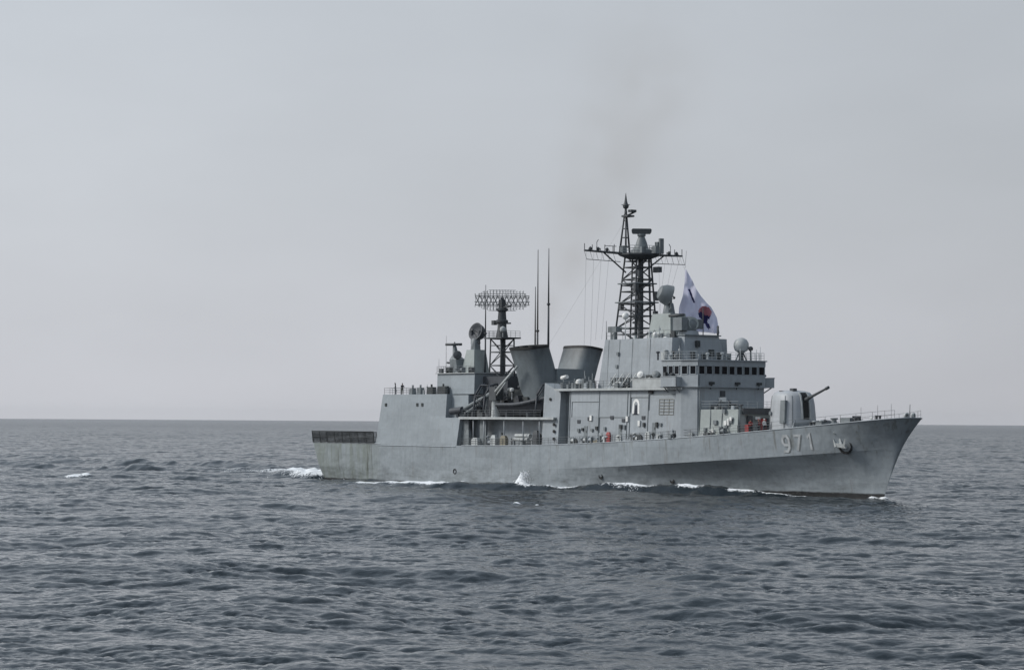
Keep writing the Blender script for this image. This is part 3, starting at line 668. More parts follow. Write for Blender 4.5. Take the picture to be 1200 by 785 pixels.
for sgn in (-1, 1):
    p0, p1 = Vector((95.25, -6.9)), Vector((97.9, -6.15))
    for i in range(2):
        a_, c_ = p0.lerp(p1, i / 2 + .06), p0.lerp(p1, (i + 1) / 2 - .06)
        window((a_.x, a_.y), (c_.x, c_.y)) if sgn < 0 else window((c_.x, -c_.y), (a_.x, -a_.y))
    for i in range(3):
        xa, xb = 91.5 + i * 1.25, 92.55 + i * 1.25
        window((xa, -6.9), (xb, -6.9)) if sgn < 0 else window((xb, 6.9), (xa, 6.9))
    # bridge wing: overhanging platform with bulwark and pelorus
    w = B(); yo = sgn * (7.9 if sgn < 0 else 8.5); xa, xz = (92.2, 95.4) if sgn < 0 else (94.6, 97.3); y0, y1 = sorted((sgn * 6.9, yo))
    w.box(xa, xz, y0, y1, 14.62, 14.8); w.box(xa, xz, min(yo, yo - sgn * .1), max(yo, yo - sgn * .1), 14.8, 15.95); w.box(xz - .1, xz, y0, y1, 14.8, 15.95); w.box(xa - .05, xz + .08, min(yo + sgn * .06, yo - sgn * .16), max(yo + sgn * .06, yo - sgn * .16), 15.95, 16.05)
    wing = part(w, 'bridge_wing', 'grey')
    w = B(); xm = (xa + xz) / 2; w.tube((xm, yo - sgn * .7, 14.8), (xm, yo - sgn * .7, 16.3), .14); w.lathe((xm, yo - sgn * .7, 16.2), [(.3, 0), (.34, .15), (.2, .3)], n=10); part(w, 'pelorus', 'mast', wing)
    w = B(); w.box(xa + .1, xa + .6, min(yo - sgn * .3, yo - sgn * .7), max(yo - sgn * .3, yo - sgn * .7), 14.8, 16.6); part(w, 'signal_locker', 'mast', wing)
    for x in (xa + .4, xz - .4):
        w = B(); w.tube((x, sgn * 6.9, 13.9), (x, yo - sgn * .2, 14.62), .08); part(w, 'bracket', 'mid', wing)
railing('bridge_roof_railing', [(91.4, -6.8, 18.35), (95.3, -6.8, 18.35), (97.8, -6.1, 18.35), (97.8, 6.1, 18.35), (95.3, 6.8, 18.35), (91.4, 6.8, 18.35)], sp=.9, m='pale')
b = B()
for y, h in ((5.9, 2.0), (5.2, 1.6), (4.3, 1.5), (2.2, 1.7), (1.6, 1.2)): b.tube((97.2, y, 18.3), (97.2, y, 18.3 + h), .05)
part(b, 'whip_antenna', 'pale')
for y, h in ((-4.2, 1.0), (0.5, .8), (4.5, .8)):   # brackets and lamps on the bridge front
    b = B(); b.box(97.9, 98.4, y, y + .7, 14.95, 15.3); b.tube((98.3, y + .3, 15.1), (98.0, y + .3, 14.3), .06); part(b, 'deck_lamp', 'net')
b = B(); b.tube((98.05, -5.9, 7.6), (98.05, -5.9, 16.2), .07); b.tube((98.0, -6.05, 14.6), (98.0, -6.05, 18), .05); part(b, 'drain_pipe', 'mid', BR)
b = B(); b.box(97.85, 98.2, -2.3, -1.2, 12.6, 13.2); part(b, 'nameplate', 'white')
b = B(); b.box(97.82, 98.1, -2.0, -1.3, 13.3, 14.1); b.tube((98.3, -3.4, 11.6), (98.3, -2.2, 12.8), .08); b.tube((98.3, .3, 11.6), (98.3, -.9, 12.8), .08); b.box(97.9, 98.8, -3.7, -2.6, 11.5, 12.1); b.box(97.9, 98.6, -.6, .6, 11.5, 12.3); part(b, 'bell_bracket', 'mast')
# house above the bridge and the director on top
b = B(); b.loft([[(86, -3.7, 18.2), (92.4, -3.7, 18.2), (92.4, 3.7, 18.2), (86, 3.7, 18.2)], [(86, -3.3, 21.8), (91.8, -3.3, 21.8), (91.8, 3.0, 21.8), (86, 3.0, 21.8)]]); SH = part(b, 'sensor_house', 'grey')
b = B(); b.box(85.9, 92.1, -3.5, 3.2, 21.8, 21.95); part(b, 'roof_edge', 'mid', SH)
b = B()
for y, z, w in ((-1.6, 20.6, .5), (-2.6, 19.0, .6), (-.6, 18.8, .5), (.8, 19.4, .7), (2.2, 19.0, .6)): b.box(92.0, 92.6, y, y + w, z - .4, z + .5)
part(b, 'junction_box', 'net', SH)
b = B(); b.lathe((89.0, -.2, 21.95), [(1.5, 0), (1.4, .5), (1.1, .7), (1.0, 1.2)], n=16); DR = part(b, 'gun_director', 'grey')
b = B(); b.box(88.1, 90.0, -2.3, -1.2, 22.6, 24.4); b.box(88.2, 89.8, .8, 1.9, 22.9, 24.2); b.lathe((89.2, -.2, 23.4), [(.9, -.9), (1.1, -.5), (1.15, .3), (.7, 1.0), (.3, 1.2)], n=14); part(b, 'director_body', 'mid', DR)
b = B(); b.lathe((90.0, -.2, 23.6), [(.2, -.3), (.75, -.1), (.85, .15), (.75, .15), (.2, -.05)], (.9, -.1, .1), 16); part(b, 'dish', 'green', DR)
b = B(); b.tube((86.8, -1.9, 24.7), (89.2, -1.2, 24.8), .22); b.tube((88.0, -1.5, 23.8), (88.0, -1.5, 24.7), .1); b.tube((90.4, 1.3, 22), (90.4, 1.3, 25.8), .07); part(b, 'navigation_radar', 'mast', DR)
b = B(); b.tube((91.6, 3.0, 21.0), (91.6, 3.0, 23.3), .16); part(b, 'stub_post', 'mast')
b = B(); b.tube((89.0, -4.4, 18.3), (89.0, -4.4, 20.6), .12); b.ball((89.0, -4.4, 21.2), .5); part(b, 'communications_dome', 'white')
b = B(); b.box(89.0, 89.7, -5.2, -4.6, 18.4, 19.5); b.tube((90.5, -4.9, 18.3), (90.5, -4.9, 20.0), .1); part(b, 'signal_locker', 'pale')
b = B(); b.lathe((93.6, 5.6, 18.35), [(.5, 0), (.35, .3), (.3, 1.0), (.55, 1.3)], n=10)
for s in (-1, 1): b.tube((93.6, 5.6 + s * 1.1, 18.35), (93.6, 5.6 + s * .3, 19.6), .1)
SD = part(b, 'satellite_antenna', 'mast')
b = B(); b.lathe((93.6, 5.6, 20.6), [(.3, -1.05), (.9, -.75), (1.08, -.2), (1.05, .3), (.8, .75), (.4, 1.0), (.05, 1.08)], n=20); part(b, 'radome', 'pale', SD)
b = B(); b.tube((94.9, 6.2, 18.4), (94.9, 6.2, 19.8), .12); b.ball((94.9, 6.2, 20.1), .35); part(b, 'searchlight', 'mast')

# forward main mast
mx_ = 77.4
main, cor = lattice('main_mast', (77.1, 0), (77.5, 0), 2.35, 2.05, 1.3, 1.3, 21.5, 33.8, 7, .14, .085)
b = B(); b.tube((78.2, 0, 21.5), (78.2, 0, 33.8), .40, .36, n=12); b.tube((79.3, 1.0, 21.5), (79.0, .8, 33.8), .16); b.tube((76.7, -.7, 21.5), (77.0, -.6, 33.8), .13)
for k in range(14): b.box(77.4, 78.0, -.9, -.5, 22.3 + k * .8, 22.6 + k * .8)
part(b, 'cable_trunk', 'mast', main)
b = B()
for (x, y, z, w, h) in ((80.0, 1.2, 27.2, .5, 1.3), (79.5, -1.5, 30.6, .5, .9), (80.3, .8, 31.2, 1.3, .8), (79.8, 1.2, 24.5, .5, 1.2), (75.4, -1.6, 26.0, .6, .8), (78.9, -1.7, 28.6, .5, 1.2), (75.9, 1.2, 29.4, .5, .7)): b.box(x, x + w, y - .3, y + .3, z, z + h)
part(b, 'equipment_box', 'mast', main)
def oct_(cx, cy, r): return [(cx + r * math.cos(R_(22.5 + 45 * k)), cy + r * math.sin(R_(22.5 + 45 * k))) for k in range(8)]
b = B(); b.prism(oct_(77.8, 0, 1.6), 33.2, 33.75, oct_(77.8, 0, 3.1)); b.prism(oct_(77.8, 0, 3.15), 33.75, 33.95); part(b, 'top_platform', 'mast', main)
pl = [(x, y, 33.95) for x, y in oct_(77.8, 0, 3.0)]; railing('platform_railing', pl + pl[:1], main, 1.1, .9, r=.03, m='mid')
for z, t, ext in ((29.7, .665, .55), (27.0, .445, .6)):
    b = B(); cc = [cor(k, t) for k in range(4)]; mid_ = sum(cc, Vector()) / 4; e = [v + (v - mid_).normalized() * ext for v in cc]
    for k in range(4): b.tube(e[k], e[(k + 1) % 4], .1); b.tube(cc[k], e[k], .08)
    b.prism([(v.x, v.y) for v in cc], z - .1, z - .02) if z > 28 else None
    part(b, 'mast_ring', 'mid', main)
yx = 76.6
b = B(); yl = 9.15
for sgn in (-1, 1):
    b.tube((yx, sgn * 1.0, 34.0), (yx, sgn * yl, 34.15), .20, .13, n=8); b.tube((yx + .6, sgn * 2.4, 33.95), (yx + .6, sgn * 8.2, 34.1), .07, n=5)
    b.tube((yx, sgn * 1.5, 31.3), (yx, sgn * 5.6, 34.0), .11)
    b.tube((yx + .6, sgn * 3, 32.75), (yx + .6, sgn * yl, 32.85), .05, n=5)
    for k in range(6):
        y = sgn * (yl - k * 1.05); b.tube((yx, y, 34.1), (yx + .6, y, 32.8), .035, n=4)
    for y in (9.1, 8.4, 7.7, 6.9, 6.2, 5.4, 4.6, 3.9): b.tube((yx, sgn * y, 34.1), (yx, sgn * y, 34.75 + .4 * math.sin(y * 5)), .06, n=5)
    for y in (8.05, 6.6, 5.0): b.lathe((yx, sgn * y, 34.45), [(.02, -.25), (.22, -.15), (.25, .1), (.05, .3)], n=8)
YD = part(b, 'yardarm', 'mast', main)
b = B()
for sgn in (-1, 1): b.poly([(yx, sgn * 6.8, 34.2), (yx, sgn * 6.9, 35.4), (yx, sgn * 6.6, 35.8)], .05); b.tube((yx - .1, sgn * 3.6, 34.0), (yx - .1, sgn * 3.6, 35.3), .06); b.tube((yx - .1, sgn * 3.2, 35.0), (yx - .1, sgn * 5.4, 35.0), .05)
part(b, 'dipole_antenna', 'mast', main)
b = B(); b.lathe((78.3, 0, 33.95), [(1.6, 0), (1.5, .6), (1.0, .75), (.8, 1.6), (.45, 2.5), (.6, 2.6), (.6, 2.9)], n=16); MW = part(b, 'surface_search_radar', 'mid', main)
b = B(); 
b.loft([[tuple(Vector((78.3, 0, z)) + ux * s * w + fx * d) for s, d in ((-1, -.35), (1, -.35), (1, .35), (-1, .35))] for z, w in ((36.85, 1.25), (37.05, 1.4), (37.45, 1.45), (37.6, 1.3))]); part(b, 'radar_antenna', 'mast', MW)
b = B()
for (x, y, w, h) in ((80.3, .6, .9, 1.0), (79.8, 1.6, .6, 1.7), (76.3, -2.0, .7, 1.0), (79.9, -1.4, .6, .9), (75.6, 1.0, .7, .8), (80.4, 1.8, .35, 2.2)): b.box(x, x + w, y - .35, y + .35, 33.95, 33.95 + h)
part(b, 'equipment_box', 'mid', main)
px, py = 74.9, -.2
b = B()
for (dx, dy) in ((-.75, -.55), (.75, -.55), (0, .8)): b.tube((px + dx, py + dy, 33.95), (px + dx * .2, py + dy * .2, 39.9), .16, .12)
for z in (35.2, 36.5, 37.8, 39.0):
    t = 1 - (z - 34) / 7.5; pts = [(px + dx * t, py + dy * t, z) for dx, dy in ((-.75, -.55), (.75, -.55), (0, .8), (-.75, -.55))]; b.poly(pts, .07, 5)
TM = part(b, 'topmast', 'mast', main)
b = B(); b.box(px - .5, px + .9, py - .4, py + .9, 39.5, 39.75); b.tube((px, py, 39.6), (px + .9, py + 1.2, 40.35), .14); b.box(px + .3, px + 1.0, py + .2, py + 1.2, 40.2, 40.55); b.tube((px, py, 39.7), (px, py, 40.4), .22); part(b, 'navigation_radar', 'mast', TM)
b = B(); b.lathe((px, py, 40.2), [(.14, 0), (.18, .5), (.4, .65), (.46, 1.0), (.28, 1.3), (.2, 1.6), (.1, 2.3), (.03, 2.8)], n=10); b.tube((px - .5, py - .4, 41.3), (px + .5, py + .4, 41.3), .05); part(b, 'direction_finder', 'mast', TM)
# stays and halyards
b = B()
for sgn in (-1, 1):
    for k in range(4): b.tube((yx, sgn * (8.8 - 1.4 * k), 34.0), (72.0 + 1.4 * k, sgn * 5.6, 14.8 if k < 2 else 21.5), .014, n=3)
b.tube((yx, 8.6, 33.9), (92.0, 4.4, 18.4), .014, n=3)
b.tube((75, 0, 39.5), (60.2, -3.0, 21), .012, n=3)
part(b, 'halyard', 'rail', main)
# fire-control dish forward of the mast on its own block
b = B(); b.loft([[(81.9, -1.8, 21.5), (87.0, -1.8, 21.5), (87.0, 1.6, 21.5), (81.9, 1.6, 21.5)], [(82.6, -1.5, 25.1), (86.6, -1.5, 25.1), (86.6, 1.3, 25.1), (82.6, 1.3, 25.1)]]); part(b, 'director_stand', 'green')
dish_radar('tracking_radar', 84.5, 0, 25.1, 27.7, 1.5, (.1, .25, -.1), (.9, .65), 'mid', 'mid')
b = B(); b.tube((76.9, -3.9, 21.5), (76.9, -3.9, 22.6), .5, n=10); b.box(76.1, 78.0, -4.4, -3.3, 22.6, 23.4); b.tube((77.3, -4, 23.3), (79.5, -3.2, 23.1), .1); part(b, 'decoy_launcher', 'mid')
b = B(); b.ball((78.4, -3.0, 24.9), .5); b.tube((78.4, -3.0, 21.5), (78.4, -3.0, 24.5), .09); part(b, 'communications_dome', 'white')
b = B(); b.ball((86.6, -4.2, 22.0), .42); b.box(86.2, 87.2, -4.8, -4.2, 20.9, 21.6) if False else None; part(b, 'communications_dome', 'white')
railing('mast_block_railing', [(76.5, -4.85, 21.5), (91, -4.85, 21.5)], sp=1.8, wires=2)

# ---------------------------------------------------------------- missile house, gun, foredeck
b = B(); b.loft([[(95.2, -6.15, 7.7), (105.4, -5.55, 8.3), (105.4, 5.55, 8.3), (95.2, 6.15, 7.7)], [(97.0, -5.9, 11.5), (105.2, -5.3, 11.55), (105.2, 5.3, 11.55), (97.0, 5.9, 11.5)]]); VL = part(b, 'missile_house', 'green')
b = B()
for x in (97.0, 100.1, 102.3): b.tube((x, -6.18 + (x - 95.2) * .058, 7.9), (x, -5.9 + (x - 97) * .07, 11.5), .06, n=5)
b.tube((105.45, -5.2, 8.4), (105.3, -5.2, 11.5), .1); part(b, 'drain_pipe', 'mid', VL)
b = B()
for x, z, w in ((100.8, 9.5, .7), (103.0, 9.0, .5), (103.9, 9.7, .5), (101.9, 8.7, .6), (102.6, 11.0, .5), (99.0, 8.5, .5)): b.box(x, x + w, -6.25 + (x - 95.2) * .06, -5.5, z, z + .55)
part(b, 'junction_box', 'mid', VL)
b = B()
for x, z, w, h in ((102.9, 9.4, .5, .6), (104.0, 10.0, .4, .5), (103.6, 9.4, .25, .9), (100.2, 8.4, .8, .4)): b.box(x, x + w, -6.3 + (x - 95.2) * .06, -5.5, z, z + h)
part(b, 'light_box', 'white', VL)
for i in range(2):
    for j in range(8):
        b = B(); b.box(98.9 + j * .72, 99.5 + j * .72, -1.6 + i * 1.7, -.2 + i * 1.7, 11.5, 11.75); part(b, 'missile_hatch', 'mid', VL)
b = B(); b.box(105.35, 105.6, -4.7, .5, 10.9, 11.7); b.box(105.3, 105.7, -3.9, -3.1, 8.5, 10.7); b.box(105.3, 105.7, -1.2, -.2, 8.6, 10.4); part(b, 'forward_screen', 'mast', VL)
b = B(); b.box(105.6, 105.75, -2.6, -1.8, 10.2, 10.55); part(b, 'sign_plate', 'white', VL)
railing('missile_house_railing', [(98, -5.7, 11.55), (105.1, -5.2, 11.55), (105.1, 5.2, 11.55)], m='pale')
b = B(); zz = 8.6
b.box(106.1, 106.8, -4.9, -4.3, 8.4, 9.5); b.box(106.2, 106.7, -2.2, -1.6, 8.4, 10.3); part(b, 'hose_reel', 'redpaint')

tx, tz = 110.2, 8.75
TR = R_(-9)   # trained a little to starboard
def tp(x, y, z): return (tx + x * math.cos(TR) - y * math.sin(TR), x * math.sin(TR) + y * math.cos(TR), tz + z)
def sup(z, lx, ly, ex=2.8, n=32, sh_=0):
    out = []
    for i in range(n):
        a_ = 2 * math.pi * i / n; co, si = math.cos(a_), math.sin(a_)
        out.append(tp(sh_ + lx * math.copysign(abs(co) ** (2 / ex), co), ly * math.copysign(abs(si) ** (2 / ex), si), z))
    return out
b = B(); b.lathe((tx, 0, tz - .6), [(2.75, 0), (2.75, .75)], n=28); GT = part(b, 'gun_turret', 'mid')
b = B(); b.loft([sup(.15, 3.2, 2.8, 2.5), sup(1.8, 3.14, 2.72, 2.5), sup(3.6, 3.0, 2.58, 2.5, sh_=-.05), sup(4.6, 2.82, 2.42, 2.5, sh_=-.12), sup(5.05, 2.5, 2.12, 2.4, sh_=-.2), sup(5.28, 1.8, 1.6, 2.2, sh_=-.35), sup(5.36, .6, .6, 2.0, sh_=-.4)], smooth=True); GS = part(b, 'gun_shield', 'turret', GT)
for ang in (-150, -118, -62, -38):
    b = B(); u = R_(ang); rr_ = lambda lx, ly: (lx * math.copysign(abs(math.cos(u)) ** .8, math.cos(u)), ly * math.copysign(abs(math.sin(u)) ** .8, math.sin(u)))
    b.poly([tp(*rr_(3.21, 2.81), .2), tp(*rr_(3.15, 2.73), 1.8), tp(rr_(3.01, 2.59)[0] - .05, rr_(3.01, 2.59)[1], 3.6), tp(rr_(2.83, 2.43)[0] - .12, rr_(2.83, 2.43)[1], 4.6)], .045, 5); part(b, 'panel_joint', 'mid', GT)
b = B()
pr = [(2.9, 1.5, 3.20), (2.8, 2.4, 3.15), (2.7, 3.6, 3.02), (2.4, 4.6, 2.76), (1.6, 5.05, 2.36)]
b.loft([[tp(xi, -.42, z), tp(xo, -.42, z), tp(xo, .42, z), tp(xi, .42, z)] for xi, z, xo in pr]); part(b, 'gun_slot', 'black', GT)
b = B()
for y in (-1, 1): b.loft([[tp(xo - .1, y * .52, z), tp(xo + .05, y * .52, z), tp(xo + .05, y * .72, z), tp(xo - .1, y * .72, z)] for xi, z, xo in pr])
part(b, 'slot_frame', 'pale', GT)
b = B(); el = R_(17)
bp = lambda r: tp(1.9 + r * math.cos(el), 0, 3.75 + r * math.sin(el))
b.tube(bp(0), bp(2.0), .30, .25, n=12); b.tube(bp(2.0), bp(6.0), .19, .14, n=12); b.tube(bp(6.0), bp(6.6), .21, .2, n=12); part(b, 'barrel', 'mast', GT)
b = B(); b.tube(tp(-.3, -1.5, 4.9), tp(-.3, -1.5, 5.3), .45); b.loft([[tp(.7, -1.0, 4.9), tp(1.6, -1.0, 4.9), tp(1.6, -.4, 4.9), tp(.7, -.4, 4.9)], [tp(.7, -1.0, 5.6), tp(1.5, -1.0, 5.6), tp(1.5, -.4, 5.6), tp(.7, -.4, 5.6)]]); part(b, 'sight_hood', 'mast', GT)
b = B(); b.lathe(tp(-1.3, -2.68, 2.3), [(.28, 0), (.28, .14), (.14, .14)], (-.2, -1, 0), 10); b.loft([[tp(.9, -2.76, 1.0), tp(2.0, -2.72, 1.0), tp(2.0, -2.3, 1.0), tp(.9, -2.3, 1.0)], [tp(.9, -2.6, 4.0), tp(1.9, -2.55, 4.0), tp(1.9, -2.2, 4.0), tp(.9, -2.2, 4.0)]]); part(b, 'access_hatch', 'mid', GT)
b = B()
for sgn in (-1, 1):
    b.loft([[(116.0, 0, 9.15), (114.4, sgn * 4.2, 9.0), (114.7, sgn * 4.2, 9.0), (116.3, 0, 9.15)][::-sgn], [(116.5, 0, 10.2), (114.8, sgn * 4.2, 9.8), (114.9, sgn * 4.2, 9.8), (116.6, 0, 10.2)][::-sgn]])
part(b, 'breakwater', 'grey')
b = B()
for y in (-1.5, 1.5): b.lathe((119.6, y, 9.4), [(.55, 0), (.55, .3), (.35, .4), (.32, .8), (.5, .9), (.5, 1.05)], n=14)
part(b, 'capstan', 'mid')
b = B(); b.box(121.2, 123.0, -2.0, -.8, 9.5, 10.5); b.box(117.9, 119.0, -3.2, -2.4, 9.2, 9.9); part(b, 'deck_locker', 'mid')
b = B()
for x in (118.3, 125.6, 128.8):
    for dx in (0, .6): b.lathe((x + dx, -float(hb(np.float64(x), np.float64(zdeck(x)))) + .5, float(zdeck(x)) - .05), [(.16, 0), (.16, .5), (.22, .55), (.22, .65)], n=10)
part(b, 'bollard', 'mast')
b = B(); b.tube((131.6, 0, 10.4), (131.7, 0, 12.2), .05); part(b, 'jackstaff', 'rail')
for sgn in (-1, 1):
    railing('forecastle_railing', edge([112, 114, 116, 118.5, 121, 123.5, 126, 128.5, 130.2, 131.3], .15, sgn), sp=2.2, r=.02, wires=2, m='rail')
    railing('main_deck_railing', edge([43, 50, 57, 64, 70, 76, 82, 88, 94, 100, 106, 112], .12, sgn), sp=1.5, r=.024)
b = B()
for x in (124.2, 127.2, 129.6): b.tube((x, -1.2, float(zdeck(x))), (x, -1.2, float(zdeck(x)) + 2.0), .03, n=4)
part(b, 'lamp_post', 'rail')
# deck gear along the waist
for (x, l, h, m_) in ((44.5, .8, 2.4, 'mid'), (46.0, 1.6, 1.2, 'pale'), (51.0, 1.2, 1.6, 'pale'), (53.4, 1.4, 1.5, 'ochre'), (61.6, 1.2, 2.2, 'mast'), (70.6, 1.6, .8, 'net'), (75.2, 1.8, .55, 'ochre'), (78.9, .9, 1.5, 'redpaint'), (81.2, 1.1, 1.1, 'pale'), (85.0, 1.9, .95, 'net'), (87.6, 1.0, 1.2, 'pale'), (94.0, .5, 1.1, 'net'), (96.5, .9, .6, 'mid'), (99.5, 1.0, .5, 'mast')):
    z = float(zdeck(x)); y = -float(hb(np.float64(x), np.float64(z))) + .45; b = B()
    b.loft([[(x, y - .3, z), (x + l, y - .3, z), (x + l, y + .3, z), (x, y + .3, z)], [(x, y - .3, z + h * .7), (x + l, y - .3, z + h * .7), (x + l, y + .3, z + h * .7), (x, y + .3, z + h * .7)], [(x + .2 * l, y - .2, z + h), (x + .8 * l, y - .2, z + h), (x + .8 * l, y + .2, z + h), (x + .2 * l, y + .2, z + h)]])
    part(b, 'deck_locker' if m_ != 'redpaint' else 'fire_station', m_)
b = B(); z = float(zdeck(83.6)); b.tube((83.6, -6.3, z), (83.6, -6.3, z + 2.9), .2); b.tube((83.6, -6.3, z + 2.7), (82.7, -6.3, z + 2.7), .22); part(b, 'small_davit', 'black')

# small fittings: vents, lockers, cable reels, posts, valve wheels, hose boxes
rf = random.Random(5)
def fittings(n, xr, yr, zf, hmax, names=('vent', 'deck_locker', 'mooring_reel', 'stub_mast', 'hose_box', 'valve_post')):
    for _ in range(n):
        x, y = rf.uniform(*xr), rf.uniform(*yr); z = zf(x) if callable(zf) else zf; nm = rf.choice(names); h = hmax * rf.uniform(.35, 1); b = B(); m_ = rf.choice(['dark', 'net', 'pale', 'mid', 'mid', 'grey', 'mast', 'pale'])
        if nm == 'vent': b.tube((x, y, z), (x, y, z + h * .8), .13, n=8); b.lathe((x, y, z + h * .8), [(.15, 0), (.3, .06), (.3, .2), (.1, .3)], n=10)
        elif nm == 'mooring_reel': b.tube((x - .35, y, z + .5), (x + .35, y, z + .5), .3, n=12); b.box(x - .42, x - .36, y - .35, y + .35, z, z + .9); b.box(x + .36, x + .42, y - .35, y + .35, z, z + .9)
        elif nm == 'stub_mast': b.tube((x, y, z), (x, y, z + h * 1.4), .05, .03, n=5); b.box(x - .1, x + .1, y - .1, y + .1, z + h * .9, z + h * 1.1)
        elif nm == 'valve_post': b.tube((x, y, z), (x, y, z + h * .7), .07, n=6); b.lathe((x, y - .02, z + h * .7), [(.05, 0), (.22, .02), (.22, .08), (.05, .1)], (0, -1, .2), 10)
        else: w, d = rf.uniform(.3, .9), rf.uniform(.2, .4); b.box(x - w / 2, x + w / 2, y - d / 2, y + d / 2, z, z + h * .8, tx=.04, ty=.03)
        part(b, nm, m_)
zd1 = lambda x: float(zdeck(x))
fittings(26, (70.5, 94), (-6.95, -6.7), lambda x: float(zdeck(x)) + .0, 1.3)
fittings(18, (43.5, 63), (-6.6, -4.9), zd1, 1.9)
fittings(14, (67.2, 84), (-6.7, -5.6), 14.52, 1.4)
fittings(12, (87, 96.5), (-6.4, -4.0), 18.35, 1.5)
fittings(7, (93, 97.3), (-2.5, 4.6), 18.35, 1.3)
fittings(12, (76.8, 90.5), (-4.7, -2.2), 21.5, 1.4)
fittings(9, (113.4, 130), (-3.0, -.5), zd1, .9)
fittings(9, (21.5, 33), (-6.0, -4.6), 13.9, 1.2)
fittings(8, (34.5, 43.8), (-4.9, -3.0), 17.2, 1.0)
fittings(8, (96, 105), (-6.15, -5.95), zd1, 1.0)
fittings(6, (98, 104.5), (-5.0, -2.0), 11.55, .7)
fittings(8, (47.5, 57), (-4.5, -3.9), 13.2, 1.2)

# ---------------------------------------------------------------- things aboard that could be lifted away
def place(o, x, y, z, rz=0):
    o.location = P(x, y, z); o.rotation_euler = (0, 0, HEAD + rz); return o
boat = bpy.data.objects.new('inflatable_boat', None); link(boat); place(boat, 57.6, -5.4, 10.4)
tag(boat, 'dark rigid inflatable boat stowed on the boat deck below the starboard funnel', 'boat')
b = B(); cs = []
for i in range(15):
    t = i / 14; x = -5.3 + 10.6 * t; w = 1.35 * (1 - max(0, (t - .55) / .45) ** 2.2) + .02; z = 1.75 + 1.0 * max(0, (t - .35) / .65) ** 1.8; k = .25 + 1.2 * max(0, (t - .6) / .4) ** 2
    cs.append([(x, -w, z), (x, -w * .95, z - .45), (x, -w * .5, k * .6 + .3), (x, 0, k + .05), (x, w * .5, k * .6 + .3), (x, w * .95, z - .45), (x, w, z), (x, 0, z - .15)])
b.loft(cs, smooth=True); b.build('boat_hull', M['boat'], boat)
for sgn in (-1, 1):
    b = B(); pts = []
    for i in range(15):
        t = i / 14; pts.append((-5.3 + 10.6 * t, sgn * (1.35 * (1 - max(0, (t - .55) / .45) ** 2.2) + .02), 1.8 + 1.0 * max(0, (t - .35) / .65) ** 1.8))
    b.poly(pts, .3, 10); b.build('buoyancy_tube', M['dark'] if sgn < 0 else M['boat'], boat)
b = B(); b.box(-2.0, -.8, -.5, .5, .9, 2.7, tx=.2, ty=.1); b.box(-1.9, -1.0, -.45, .45, 2.7, 3.2, tx=.2); b.build('steering_console', M['boat'], boat)
b = B(); b.box(-5.4, -4.7, -.4, .4, .9, 2.5, tx=.1); b.build('outboard_motor', M['black'], boat)
b = B()
for x in (-3, 2.2): b.box(57.6 + x, 58.0 + x, -6.8, -4.0, 10.36, 11.0)
part(b, 'boat_cradle', 'dark')
# life raft canisters
def raft(x, y, z, lab, first=[None]):
    if first[0] is None:
        r = bpy.data.objects.new('life_raft', None); link(r)
        b = B(); b.lathe((-.75, 0, .45), [(.05, 0), (.3, .02), (.4, .12), (.4, 1.38), (.3, 1.48), (.05, 1.5)], (1, 0, 0), 14); b.build('canister', M['white'], r)
        b = B(); b.box(-.55, -.45, -.42, .42, .0, .5); b.box(.45, .55, -.42, .42, 0, .5); b.build('cradle', M['mid'], r)
        first[0] = r
    else:
        r = first[0].copy(); COL.objects.link(r)
        for c_ in first[0].children: q = c_.copy(); COL.objects.link(q); q.parent = r
    place(r, x, y, z); tag(r, lab, 'life raft', 'life raft canisters on deck'); return r
raft(88.6, -6.15, 8.55, 'white life raft canister on the main deck, forward of the white arch emblem')
raft(80.6, -6.0, 14.55, 'white life raft canister on the upper deck, in front of the dark louvre')

